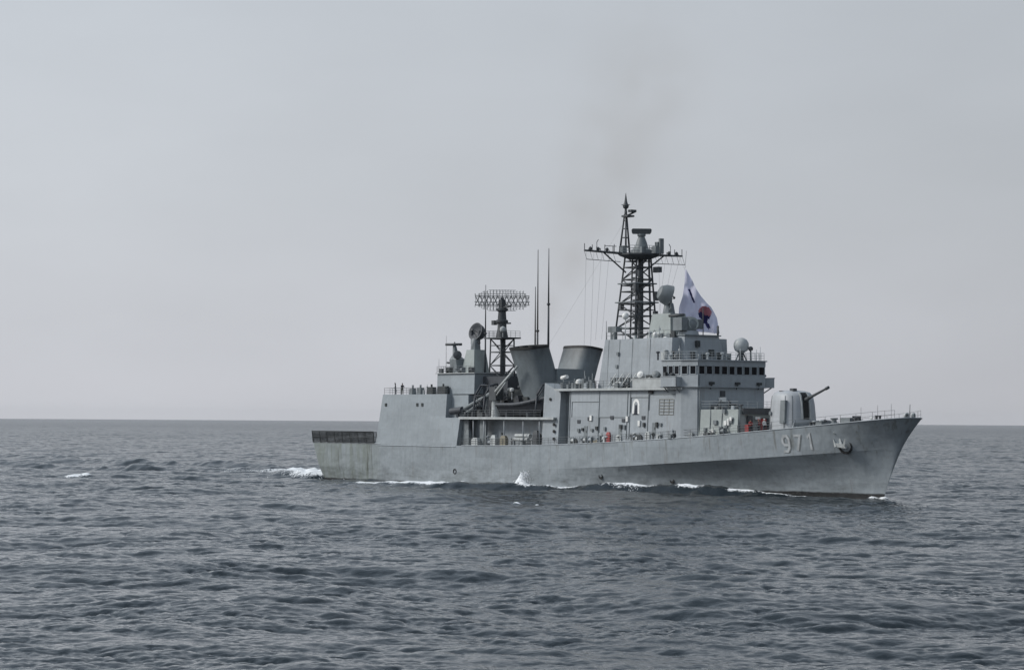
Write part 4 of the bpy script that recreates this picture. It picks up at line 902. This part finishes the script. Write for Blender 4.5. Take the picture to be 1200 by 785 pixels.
# ---------------------------------------------------------------- people
def person(x, y, z, rz, top, legs, head, label, pose='stand', vest=None, group=None):
    root = bpy.data.objects.new('person', None); link(root); place(root, x, y, z, rz)
    tag(root, label, 'person', group)
    V = [(0, 0, .95), (0, 0, 1.15), (0, 0, 1.38), (0, 0, 1.5), (0, .02, 1.6), (0, .02, 1.72)]
    Rr = [.15, .14, .17, .07, .095, .09]; E = [(0, 1), (1, 2), (2, 3), (3, 4), (4, 5)]
    def chain(root_i, pts, rs):
        last = root_i
        for p, r in zip(pts, rs): V.append(p); Rr.append(r); E.append((last, len(V) - 1)); last = len(V) - 1
    step = .16 if pose == 'walk' else 0.03
    chain(0, [(-.1, 0, .88), (-.11, step, .5), (-.11, step * 1.2 - .02, .08), (-.11, step * 1.2 + .13, .04)], [.10, .075, .055, .05])
    chain(0, [(.1, 0, .88), (.11, -step * .3, .5), (.11, -step, .08), (.11, -step + .13, .04)], [.10, .075, .055, .05])
    armL = {'stand': [(-.2, 0, 1.4), (-.27, .02, 1.12), (-.26, .1, .88), (-.26, .12, .79)], 'walk': [(-.2, 0, 1.4), (-.27, -.1, 1.14), (-.27, -.06, .9), (-.27, -.03, .82)],
            'raise': [(-.2, 0, 1.42), (-.34, .06, 1.62), (-.42, .1, 1.88), (-.44, .11, 1.98)], 'work': [(-.2, 0, 1.4), (-.26, .14, 1.16), (-.18, .38, 1.12), (-.15, .47, 1.12)]}[pose]
    armR = {'stand': [(.2, 0, 1.4), (.27, .02, 1.12), (.26, .1, .88), (.26, .12, .79)], 'walk': [(.2, 0, 1.4), (.27, .08, 1.14), (.26, .2, .93), (.26, .24, .85)],
            'raise': [(.2, 0, 1.4), (.27, .04, 1.12), (.2, .24, 1.05), (.16, .33, 1.06)], 'work': [(.2, 0, 1.4), (.26, .14, 1.16), (.18, .38, 1.12), (.15, .47, 1.12)]}[pose]
    for ar in (armL, armR): chain(2, ar, [.07, .052, .042, .045])
    me = bpy.data.meshes.new('body'); me.from_pydata(V, E, []); o = bpy.data.objects.new('body', me); COL.objects.link(o)
    md = o.modifiers.new('s', 'SKIN'); md.use_smooth_shade = True
    for i, d in enumerate(me.skin_vertices[0].data):
        if i not in (3, 4, 5): Rr[i] *= 1.18
        d.radius = (Rr[i], Rr[i] * (.72 if i < 3 else 1.0)); d.use_root = (i == 0)
    sb = o.modifiers.new('u', 'SUBSURF'); sb.levels = 1; sb.render_levels = 1
    dg = bpy.context.evaluated_depsgraph_get(); nm = bpy.data.meshes.new_from_object(o.evaluated_get(dg)); bpy.data.objects.remove(o)
    for m_ in (M[top], M[legs], M['skin'], M['black']): nm.materials.append(m_)
    for p in nm.polygons:
        c_ = p.center; p.use_smooth = True
        hand = min((c_ - Vector(armL[3])).length, (c_ - Vector(armR[3])).length) < .09
        p.material_index = 2 if (c_.z > 1.5 and abs(c_.x) < .15) or hand else 3 if c_.z < .1 else 1 if c_.z < .95 and abs(c_.x) < .24 else 0
    nm.name = 'body'; ob = bpy.data.objects.new('body', nm); link(ob, root)
    b = B(); b.lathe((0, .015, 1.70), [(.105, -.02), (.108, .04), (.09, .1), (.03, .125)], n=12); 
    if head != 'hair': b.box(-.07, .07, .08, .2, 1.69, 1.71)
    b.build('cap' if head != 'hair' else 'hair', M[head], root)
    if vest:
        b = B(); b.loft([[(r * .19 * math.cos(a_), .13 * math.sin(a_) + .01, z_) for a_ in np.linspace(0, 2 * math.pi, 12, endpoint=False)] for r, z_ in ((1.05, 1.0), (1.12, 1.15), (1.15, 1.35), (.9, 1.46))], smooth=True); b.build('life_vest', M[vest], root)
    return root
g = 'crew on deck'
person(23.4, -5.9, 13.9, 2.6, 'navy', 'navy', 'black', 'person in dark clothes with one arm raised on the hangar roof, left of the other', 'raise', group=g)
person(25.4, -5.9, 13.9, -1.8, 'navy', 'khaki', 'navy', 'person in dark clothes standing on the hangar roof, right of the one raising an arm', 'work', group=g)
person(72.6, -6.25, 6.55, -2.2, 'red', 'navy', 'black', 'person in faded red top and dark trousers walking on the main deck, furthest aft there', 'walk', group=g)
person(73.9, -6.1, 6.6, -1.0, 'ochre', 'navy', 'navy', 'person in tan top beside the red-topped one on the main deck', 'work', group=g)
person(77.9, -6.25, 6.75, -2.8, 'red', 'red', 'black', 'person in red overalls by the red fire station on the main deck', 'work', 'redpaint', group=g)
person(81.0, -6.0, 6.85, -2.0, 'pale', 'pale', 'navy', 'person in pale grey clothes between the fire station and the black davit', 'stand', group=g)
person(106.9, -4.6, 8.4, -1.9, 'red', 'navy', 'black', 'person in red vest in front of the missile house, left of the other red vest', 'work', 'redpaint', group=g)
person(107.5, -3.7, 8.45, -1.2, 'navy', 'navy', 'redpaint', 'person in red vest and red cap beside the gun turret', 'stand', 'redpaint', group=g)
person(107.9, -3.05, 8.5, -1.6, 'white', 'navy', 'white', 'person in white shirt and cap standing close behind the gun turret', 'stand', group=g)
person(88.2, -6.45, 14.5, -1.5, 'white', 'navy', 'white', 'person in white shirt behind the pale bulwark aft of the bridge', 'stand', group=g)
person(62.6, -6.2, 6.25, -1.6, 'navy', 'navy', 'white', 'person in dark clothes and white cap under the forward end of the boat deck', 'stand', group=g)

# ---------------------------------------------------------------- ensign on the starboard halyard
fl = bpy.data.objects.new('naval_flag', None); link(fl); 
tag(fl, 'large white naval flag with red and blue emblem flying forward of the main mast', 'flag')
fl.location = P(85.5, 2.0, 18.5); fl.rotation_euler = (0, 0, HEAD)
# flag plane spanned by image-right-ish direction ux and up; seen from starboard bow
def fp(u, v):
    """u: metres to the right along ux, v: metres up; a fluttering sheet"""
    w = .55 * math.sin(u * 1.7 + v * .8) + .34 * math.sin(u * 3.1 - v * .7) + .10 * math.sin(u * 5.1 + v * 1.3)
    q = ux * (u * .92 + .15) + fx * w; return Vector((q.x, q.y, v))
LE = [(0.0, 13.0), (-.15, 11.0), (-.4, 9.2), (-.9, 7.6), (-1.0, 6.0), (.6, 4.2)]
RE = [(.15, 13.1), (1.3, 11.0), (2.5, 9.1), (3.9, 7.7), (4.9, 6.1), (5.3, 3.9)]
me_v, me_f, mi = [], [], []
nu, nv = 36, 48
def interp(pts, t): 
    k = min(int(t * (len(pts) - 1)), len(pts) - 2); f = t * (len(pts) - 1) - k; return (pts[k][0] + (pts[k + 1][0] - pts[k][0]) * f, pts[k][1] + (pts[k + 1][1] - pts[k][1]) * f)
uv = []
for j in range(nv + 1):
    for i in range(nu + 1):
        a_, c_ = interp(LE, j / nv), interp(RE, j / nv); u = a_[0] + (c_[0] - a_[0]) * i / nu; v = a_[1] + (c_[1] - a_[1]) * i / nu
        uv.append((u, v)); me_v.append(fp(u, v))
for j in range(nv):
    for i in range(nu): me_f.append((j * (nu + 1) + i, j * (nu + 1) + i + 1, (j + 1) * (nu + 1) + i + 1, (j + 1) * (nu + 1) + i))
me = bpy.data.meshes.new('cloth'); me.from_pydata([tuple(v) for v in me_v], [], me_f)
fm, ft, fb = mat_new('flag_cloth'); fb.inputs['Base Color'].default_value = (.76, .77, .95, 1); fb.inputs['Roughness'].default_value = .9
tr = ft.nodes.new('ShaderNodeBsdfTranslucent'); tr.inputs['Color'].default_value = (.82, .82, .95, 1); ms = ft.nodes.new('ShaderNodeMixShader'); ms.inputs[0].default_value = .55
ft.links.new(fb.outputs[0], ms.inputs[1]); ft.links.new(tr.outputs[0], ms.inputs[2]); ft.links.new(ms.outputs[0], ft.nodes['Material Output'].inputs[0])
fr = plain('flag_red', (.42, .16, .19), .9); fbm = plain('flag_blue', (.015, .015, .09), .9)
for m_ in (fm, fr, fbm): me.materials.append(m_)
EC = (3.0, 6.75)
for p in me.polygons:
    q = [uv[i] for i in p.vertices]; u = sum(x[0] for x in q) / 4; v = sum(x[1] for x in q) / 4; p.use_smooth = True
    du, dv = u - EC[0], v - EC[1]; r = math.hypot(du, dv); i = 0
    if r < 1.05: i = 1 if dv > -.1 - .5 * math.sin(du * 2.6) * .6 else 2
    s1 = abs((du) * .8 + (dv + .4) * .6); 
    if r > .55 and r < 2.3 and dv < .35 and (abs(du * .86 + (dv + .9) * .5) < .24 or abs(du * .86 - (dv + .9) * .5) < .24) and dv < -.2: i = 2
    if abs((u - .95) * .9 + (v - 9.2) * .42) < .17 and abs(v - 9.2) < .9: i = 2
    p.material_index = i
co_ = bpy.data.objects.new('cloth', me); link(co_, fl)
b = B(); b.tube(fp(-.02, 13.2), fp(.1, 15.6), .03, n=4); b.tube(fp(.2, 4.2), fp(.6, 2.9), .03, n=4); b.build('hoist_line', M['rail'], fl)

# ---------------------------------------------------------------- sea surface
rng = np.random.default_rng(11)
def wave_tile(Lt, Nt, lam_lo, lam_hi, wind, spread, slope_rms, pw):
    """periodic random-sea tile from a band-limited directional spectrum -> height, dx, dy"""
    k1 = 2 * np.pi * np.fft.fftfreq(Nt, Lt / Nt); kx, ky = np.meshgrid(k1, k1, indexing='xy'); k = np.hypot(kx, ky); k[0, 0] = 1
    th = np.arctan2(ky, kx) - wind
    D = np.maximum(np.abs(np.cos(th)), 0) ** spread + .06
    lo, hi = 2 * np.pi / lam_hi, 2 * np.pi / lam_lo
    Sp = k ** (-pw) * D * (1 / (1 + np.exp(-(k - lo) / (.08 * lo)))) * (1 / (1 + np.exp((k - hi) / (.10 * hi)))); Sp[0, 0] = 0
    A = (rng.normal(size=k.shape) + 1j * rng.normal(size=k.shape)) * np.sqrt(Sp)
    h = np.fft.ifft2(A).real
    gx = np.fft.ifft2(1j * kx * A).real; gy = np.fft.ifft2(1j * ky * A).real
    s = slope_rms / np.sqrt((gx ** 2 + gy ** 2).mean())
    dx = np.fft.ifft2(-1j * kx / k * A).real; dy = np.fft.ifft2(-1j * ky / k * A).real
    return h * s, dx * s, dy * s
def sample(tile, Lt, x, y, rot):
    Nt = tile[0].shape[0]; c, s = math.cos(rot), math.sin(rot)
    u = ((c * x + s * y) / Lt * Nt); v = ((-s * x + c * y) / Lt * Nt)
    i0 = np.floor(u).astype(int); j0 = np.floor(v).astype(int); fu, fv = u - i0, v - j0; i0 %= Nt; j0 %= Nt; i1 = (i0 + 1) % Nt; j1 = (j0 + 1) % Nt
    g = lambda a: (a[j0, i0] * (1 - fu) + a[j0, i1] * fu) * (1 - fv) + (a[j1, i0] * (1 - fu) + a[j1, i1] * fu) * fv
    h, dx, dy = (g(a) for a in tile)
    return h, c * dx - s * dy, s * dx + c * dy
WIND = R_(72)
BANDS = [((211.0, 512, 8.0, 60.0, 2, .068, 3.6), .3, 6000, 25000, .9), ((97.0, 1024, 1.3, 5.5, 2.0, .148, 3.2), -.5, 2500, 12000, 1.15), ((37.0, 1024, .25, 1.5, 1.4, .215, 3.1), .9, 350, 1200, 1.35)]
def fnoise(x, y, s, seed):
    """cheap value noise on the plane"""
    r = np.random.default_rng(seed).random((256, 256)); u, v = x / s, y / s
    i, j = np.floor(u).astype(int), np.floor(v).astype(int); fu, fv = u - i, v - j; fu = fu * fu * (3 - 2 * fu); fv = fv * fv * (3 - 2 * fv)
    g = lambda a, b_: r[b_ % 256, a % 256]
    return (g(i, j) * (1 - fu) + g(i + 1, j) * fu) * (1 - fv) + (g(i, j + 1) * (1 - fu) + g(i + 1, j + 1) * fu) * fv
def sstep(a, b_, x): t = np.clip((x - a) / (b_ - a), 0, 1); return t * t * (3 - 2 * t)
def sea_field(x, y):
    """world x, y -> displacement and foam cover"""
    r = np.hypot(x, y); H = np.zeros_like(x); DX = np.zeros_like(x); DY = np.zeros_like(x)
    gust = .8 + .4 * fnoise(x, y, 60, 5)
    patch = (.55 + 1.0 * fnoise(x, y, 9, 31) ** 2 + .6 * fnoise(x, y, 3.1, 32) ** 2) * gust
    for (args, rot, f0, f1, chop) in BANDS:
        t = wave_tile(args[0], args[1], args[2], args[3], WIND - rot, args[4], args[5], args[6])
        h, dx, dy = sample(t, args[0], x, y, rot); w = (1 - sstep(f0, f1, r)) * (patch if args[3] < 5 else gust if args[3] < 20 else 1)
        H += h * w; DX += dx * w * chop; DY += dy * w * chop
    # ship-made waves, in ship metres
    X, Y = x - ORG.x, y - ORG.y; xs = ch * X + sh * Y; ys = -sh * X + ch * Y
    ay = np.abs(ys); xb = np.clip(xs, 2, 126.9); b0 = b_wl(xb, np.zeros_like(xb)); d = ay - b0
    aft = 127 - xs
    yc = 1.0 + .30 * aft; n1 = fnoise(xs, ys, 5, 1); n2 = fnoise(xs, ys, 1.6, 2); n3 = fnoise(xs, ys, .7, 3)
    amp = 1.7 * sstep(0, 26, aft) * np.exp(-np.clip(aft, 0, None) / 80) * (xs < 127)
    ycm = yc + 1.2 * (n1 - .5); crest = np.exp(-((ay - ycm) / np.where(ay > ycm, 1.0 + .006 * np.clip(aft, 0, None), 2.2)) ** 2)
    H += amp * crest * (.5 + 1.0 * fnoise(xs, ys, 9, 12))
    H -= .35 * amp * np.exp(-((ay - yc + 3.2) / 2.2) ** 2)
    near = np.exp(-np.clip(d, 0, None) / .8) * (xs > 0) * (xs < 127)
    H += near * .22 * (n1 - .3) + .3 * np.exp(-((xs - 126.5) / 1.2) ** 2) * np.exp(-np.abs(ay) / 1.2)
    # wake ridge behind the stern
    wk = np.clip(-xs, 0, None)
    H += (xs < 4) * 1.75 * np.exp(-((ay - (6.5 + .07 * wk + 2 * (n1 - .5))) / (1.6 + .010 * wk)) ** 2) * (.45 + .5 * fnoise(xs, ys, 11, 14) + .5 * n1 * n2) * np.exp(-wk / 300) * sstep(12, 55, wk)
    churn = (xs < 1) * np.exp(-wk / 36) * np.exp(-(ay / 6.8) ** 4)
    H += churn * (.45 + 1.9 * n2 * n1 + .5 * n3)
    # foam cover
    foam = np.zeros_like(x)
    foam = np.maximum(foam, churn * 1.3 * (.45 + .8 * n1))
    foam = np.maximum(foam, np.exp(-wk / 120) * (xs < 1) * np.exp(-((ay - 4) / 3.5) ** 2) * sstep(.42, .75, n1) * .6)
    cf = np.exp(-((ay - ycm + .15) / (.55 + .006 * aft)) ** 2) * sstep(.30, .58, fnoise(xs, ys, 6.5, 8) * .7 + n2 * .3) * (xs < 122) * (xs > 40)
    foam = np.maximum(foam, cf * (.5 + .8 * n2))
    big = np.exp(-((xs - 89.5) / 3.8) ** 2 - ((ay - 12.0 + .25 * (xs - 90.5)) / 1.1) ** 2); foam = np.maximum(foam, big * (.45 + .9 * n2)); H += .6 * big * (.3 + 1.0 * n2)
    thin = np.exp(-((ay - ycm - .2) / .45) ** 2) * sstep(84, 90, xs) * (1 - sstep(112, 124, xs)) * sstep(.35, .6, fnoise(xs, ys, 4.0, 41)) ; foam = np.maximum(foam, thin * (.45 + .8 * n2))
    hugs = np.exp(-(np.clip(d, 0, None) / (.55 + .5 * n1)) ** 2) * sstep(14, 19, xs) * (1 - sstep(80, 126, xs)) * sstep(.15, .5, fnoise(xs, ys, 8, 9)) ; foam = np.maximum(foam, hugs * (.55 + .6 * n2))
    for (cx, cy, s) in ((126.0, -1.2, .7), (127.5, -.3, .6), (61.4, -18.9, .9), (-28.5, -36.4, 1.5), (-26.9, -35.0, .9), (118.5, -52.0, .5), (121.0, -51.0, .4)):
        e = np.exp(-((xs - cx) ** 2 + (ys - cy) ** 2) / s ** 2); foam = np.maximum(foam, 1.3 * e * (.5 + n3)); H += .45 * e
    # discharge splash thrown up amidships
    for (cx, cy, hh, w) in ((64.4, -11.0, 1.9, .55), (65.3, -11.2, 1.1, .5), (63.6, -11.1, .9, .6), (66.6, -11.5, .5, .6)):
        e = np.exp(-(((xs - cx) ** 2 + (ys - cy) ** 2) / w ** 2)); H += hh * e * (.55 + .9 * n3); foam = np.maximum(foam, 1.4 * np.sqrt(e))
    return DX, DY, H, np.clip(foam, 0, 1)
def build_sea():
    rr = [0.0, 10, 25, 45, 62]; r = 70.0
    while r < 1500: rr.append(r); r += max(.15, .00135 * r)
    while r < 20000: rr.append(r); r += r * min(.011, .00135 * (r / 1500) ** 1.6)
    rr = np.array(rr)
    fine = np.radians(np.concatenate([np.arange(-58, -17, .17), np.arange(-17, 17.001, .044), np.arange(17.17, 58.1, .17)])); coarse = np.radians(np.arange(61, 299.5, 3.0))
    th = np.concatenate([fine, coarse]); nr, na = len(rr), len(th)
    RR, TH = np.meshgrid(rr[1:], th, indexing='ij'); x = (RR * np.sin(TH)).ravel(); y = (RR * np.cos(TH)).ravel()
    dx, dy, h, foam = sea_field(x, y)
    edge_w = np.ones(na); edge_w[:len(fine)] = 1 - sstep(50, 57, np.degrees(np.abs(fine))); edge_w[len(fine):] = 0; edge_w = np.tile(edge_w, nr - 1) * np.where(RR.ravel() > 66, 1, 0)
    vx = np.concatenate([[0], x + dx * edge_w]); vy = np.concatenate([[0], y + dy * edge_w]); vz = np.concatenate([[0], h * edge_w]); fo = np.concatenate([[0], foam * edge_w])
    i, j = np.meshgrid(np.arange(nr - 2), np.arange(na), indexing='ij'); j2 = (j + 1) % na
    q = np.stack([1 + i * na + j, 1 + i * na + j2, 1 + (i + 1) * na + j2, 1 + (i + 1) * na + j], -1).reshape(-1, 4)[:, ::-1]
    jj = np.arange(na); tri = np.stack([np.zeros(na, int), 1 + (jj + 1) % na, 1 + jj], -1)
    me = bpy.data.meshes.new('sea'); nvx = len(vx); me.vertices.add(nvx); me.vertices.foreach_set('co', np.stack([vx, vy, vz], -1).astype(np.float32).ravel())
    loops = np.concatenate([q.ravel(), tri.ravel()]); nq, ntr = len(q), len(tri)
    me.loops.add(len(loops)); me.loops.foreach_set('vertex_index', loops.astype(np.int32))
    me.polygons.add(nq + ntr); st = np.concatenate([np.arange(nq) * 4, nq * 4 + np.arange(ntr) * 3]); me.polygons.foreach_set('loop_start', st.astype(np.int32))
    me.polygons.foreach_set('use_smooth', np.ones(nq + ntr, bool)); me.update(calc_edges=True)
    at = me.attributes.new('foam', 'FLOAT', 'POINT'); at.data.foreach_set('value', fo.astype(np.float32))
    rip = np.concatenate([[.1], np.interp(RR.ravel(), [70, 200, 500, 1200, 3000], [.04, .06, .11, .18, .26])]); a3_ = me.attributes.new('ripple', 'FLOAT', 'POINT'); a3_.data.foreach_set('value', rip.astype(np.float32))
    o = bpy.data.objects.new('sea', me); link(o); tag(o, kind='structure')
    m, t, b = mat_new('sea_water'); n = t.nodes; lk = t.links.new
    b.inputs['Base Color'].default_value = (.0105, .0168, .0212, 1); b.inputs['IOR'].default_value = 1.333; lk_r = n.new('ShaderNodeAttribute'); lk_r.attribute_name = 'ripple'; lk(lk_r.outputs['Fac'], b.inputs['Roughness'])
    geo = n.new('ShaderNodeNewGeometry')
    def nz_(scale, det, vec=(1, 1, 1)):
        mp_ = n.new('ShaderNodeMapping'); mp_.inputs['Scale'].default_value = vec; mp_.inputs['Rotation'].default_value = (0, 0, .25); lk(geo.outputs['Position'], mp_.inputs[0])
        z = n.new('ShaderNodeTexNoise'); z.inputs['Scale'].default_value = scale; z.inputs['Detail'].default_value = det; z.inputs['Roughness'].default_value = .6; lk(mp_.outputs[0], z.inputs['Vector']); return z.outputs['Fac']
    b1 = n.new('ShaderNodeBump'); b1.inputs['Distance'].default_value = .05; b1.inputs['Strength'].default_value = .8; lk(nz_(2.5, 4, (.8, 1.2, 1)), b1.inputs['Height'])
    b2 = n.new('ShaderNodeBump'); b2.inputs['Distance'].default_value = .3; b2.inputs['Strength'].default_value = .25; lk(nz_(.12, 6, (.7, 1.3, 1)), b2.inputs['Height']); lk(b1.outputs[0], b2.inputs['Normal'])
    lk(b2.outputs[0], b.inputs['Normal'])
    fa = n.new('ShaderNodeAttribute'); fa.attribute_name = 'foam'
    fb_ = n.new('ShaderNodeBsdfDiffuse'); fb_.inputs['Color'].default_value = (.78, .80, .82, 1)
    mm = n.new('ShaderNodeMapRange'); mm.inputs['From Min'].default_value = .34; mm.inputs['From Max'].default_value = .66; 
    ad = n.new('ShaderNodeMath'); ad.operation = 'MULTIPLY_ADD'; lk(nz_(3.0, 5), ad.inputs[0]); ad.inputs[1].default_value = 1.5; ad.inputs[2].default_value = -.75
    a2 = n.new('ShaderNodeMath'); a2.operation = 'ADD'; lk(fa.outputs['Fac'], a2.inputs[0]); lk(ad.outputs[0], a2.inputs[1]); 
    a3 = n.new('ShaderNodeMath'); a3.operation = 'MULTIPLY'; lk(a2.outputs[0], a3.inputs[0]); 
    a4 = n.new('ShaderNodeMapRange'); a4.inputs['From Min'].default_value = .02; a4.inputs['From Max'].default_value = .2; lk(fa.outputs['Fac'], a4.inputs['Value']); lk(a4.outputs[0], a3.inputs[1])
    lk(a3.outputs[0], mm.inputs['Value'])
    ms_ = n.new('ShaderNodeMixShader'); lk(mm.outputs[0], ms_.inputs[0]); lk(b.outputs[0], ms_.inputs[1]); lk(fb_.outputs[0], ms_.inputs[2]); lk(ms_.outputs[0], n['Material Output'].inputs[0])
    me.materials.append(m); return o
SEA = build_sea()

# ---------------------------------------------------------------- spray: droplets thrown up beside the hull
def spray(name, c, n, sx_, sy_, h, label):
    r = np.random.default_rng(len(name) + n); b = B()
    for _ in range(n):
        t = r.random() ** 1.7; w = 1 - .55 * t
        p = Vector((c[0] + r.normal() * sx_ * w + .25 * h * t, c[1] + r.normal() * sy_ * w, -.05 + h * t + r.normal() * .08))
        s = (.06 + .13 * r.random()) * (1 - .5 * t); d1 = Vector(r.normal(size=3)).normalized() * s; d2 = Vector(r.normal(size=3)).normalized() * s; d3 = Vector(r.normal(size=3)).normalized() * s
        q = [b.bm.verts.new(v) for v in (p + d1, p + d2, p + d3, p - (d1 + d2 + d3) * .6)]
        for f in ((0, 1, 2), (0, 1, 3), (1, 2, 3), (0, 2, 3)): b.bm.faces.new([q[k] for k in f])
    o = b.build(name, SPR, None); o.location = ORG; o.rotation_euler = (0, 0, HEAD); tag(o, label, 'spray', kind='stuff'); return o
SPR, st_, sb_ = mat_new('spray_white'); sb_.inputs['Base Color'].default_value = (.92, .93, .94, 1); sb_.inputs['Roughness'].default_value = .9
tl_ = st_.nodes.new('ShaderNodeBsdfTranslucent'); tl_.inputs['Color'].default_value = (.95, .96, .97, 1); mxs = st_.nodes.new('ShaderNodeMixShader'); mxs.inputs[0].default_value = .5
st_.links.new(sb_.outputs[0], mxs.inputs[1]); st_.links.new(tl_.outputs[0], mxs.inputs[2]); st_.links.new(mxs.outputs[0], st_.nodes['Material Output'].inputs[0])
spray('spray', (64.7, -11.0), 1300, .7, .5, 2.5, 'white plume of spray standing up amidships beside the hull')
spray('spray', (90.6, -12.3), 1100, 1.3, .5, 1.0, 'white spray breaking off the bow wave crest below the bridge')
spray('spray', (61.4, -18.8), 300, .5, .4, .7, 'small white splash on the wave crest off the quarter')
spray('spray', (-12, -1), 2600, 9.0, 4.0, 1.1, 'low white spray over the churned wake behind the stern')

# ---------------------------------------------------------------- funnel smoke: faint brown plume drifting up and forward of the funnels
def smoke():
    a = P(58, -4.2, 21.3); Lz = 60.0
    d = Vector((.38, .12, .91)).normalized()
    b = B(); prof = [(.6, 0), (2.0, 3), (6.5, 14), (12.0, 30), (18.5, Lz), (.2, Lz + .5)]
    b.lathe((0, 0, 0), prof, n=24)
    m = bpy.data.materials.new('smoke_volume'); m.use_nodes = True; t = m.node_tree; n = t.nodes; lk = t.links.new; n.clear()
    out = n.new('ShaderNodeOutputMaterial'); pv = n.new('ShaderNodeVolumePrincipled'); pv.inputs['Color'].default_value = (.57, .46, .34, 1); pv.inputs['Anisotropy'].default_value = .2
    tcn = n.new('ShaderNodeTexCoord'); s = n.new('ShaderNodeSeparateXYZ'); lk(tcn.outputs['Object'], s.inputs[0])
    def mt(op, a_, b_=None, c_=None):
        q = n.new('ShaderNodeMath'); q.operation = op
        for i, v in enumerate((a_, b_, c_)):
            if v is None: continue
            if isinstance(v, (int, float)): q.inputs[i].default_value = v
            else: lk(v, q.inputs[i])
        return q.outputs[0]
    rad = mt('SQRT', mt('ADD', mt('MULTIPLY', s.outputs['X'], s.outputs['X']), mt('MULTIPLY', s.outputs['Y'], s.outputs['Y'])))
    Rz = mt('MULTIPLY_ADD', mt('POWER', mt('MAXIMUM', s.outputs['Z'], .01), .75), .80, .8)
    fall = n.new('ShaderNodeMapRange'); fall.interpolation_type = 'SMOOTHSTEP'; fall.inputs['From Min'].default_value = 1.0; fall.inputs['From Max'].default_value = .0; lk(mt('DIVIDE', rad, Rz), fall.inputs['Value'])
    zf = n.new('ShaderNodeMapRange'); zf.interpolation_type = 'SMOOTHSTEP'; zf.inputs['From Min'].default_value = Lz; zf.inputs['From Max'].default_value = 42; lk(s.outputs['Z'], zf.inputs['Value'])
    nzn = n.new('ShaderNodeTexNoise'); nzn.inputs['Scale'].default_value = .16; nzn.inputs['Detail'].default_value = 3; lk(tcn.outputs['Object'], nzn.inputs['Vector'])
    nr_ = n.new('ShaderNodeMapRange'); nr_.inputs['From Min'].default_value = .3; nr_.inputs['From Max'].default_value = .65; lk(nzn.outputs['Fac'], nr_.inputs['Value'])
    thin = mt('DIVIDE', 1.0, mt('MULTIPLY_ADD', mt('MAXIMUM', s.outputs['Z'], 0), .09, 1.0))
    lk(mt('MULTIPLY', mt('MULTIPLY', mt('MULTIPLY', fall.outputs[0], zf.outputs[0]), mt('MULTIPLY', nr_.outputs[0], thin)), .078), pv.inputs['Density']); lk(pv.outputs[0], out.inputs['Volume'])
    o = b.build('smoke', m, None); o.location = a; o.rotation_euler = d.to_track_quat('Z', 'Y').to_euler(); tag(o, 'faint brown smoke plume rising from the funnels', 'smoke', kind='stuff')
smoke()

# ---------------------------------------------------------------- sea haze
def haze(density=1.9e-5):
    b = B(); b.box(-20500, 20500, -20500, 20500, -6.0, 82.0)
    m = bpy.data.materials.new('haze_air'); m.use_nodes = True; n = m.node_tree.nodes; n.clear()
    out = n.new('ShaderNodeOutputMaterial'); pv = n.new('ShaderNodeVolumePrincipled'); pv.inputs['Color'].default_value = (.90, .92, .95, 1); pv.inputs['Density'].default_value = density; pv.inputs['Anisotropy'].default_value = 0.0
    m.node_tree.links.new(pv.outputs[0], out.inputs['Volume'])
    o = b.build('haze', m, None); tag(o, 'thin sea haze over the water', 'haze', kind='stuff')
haze()
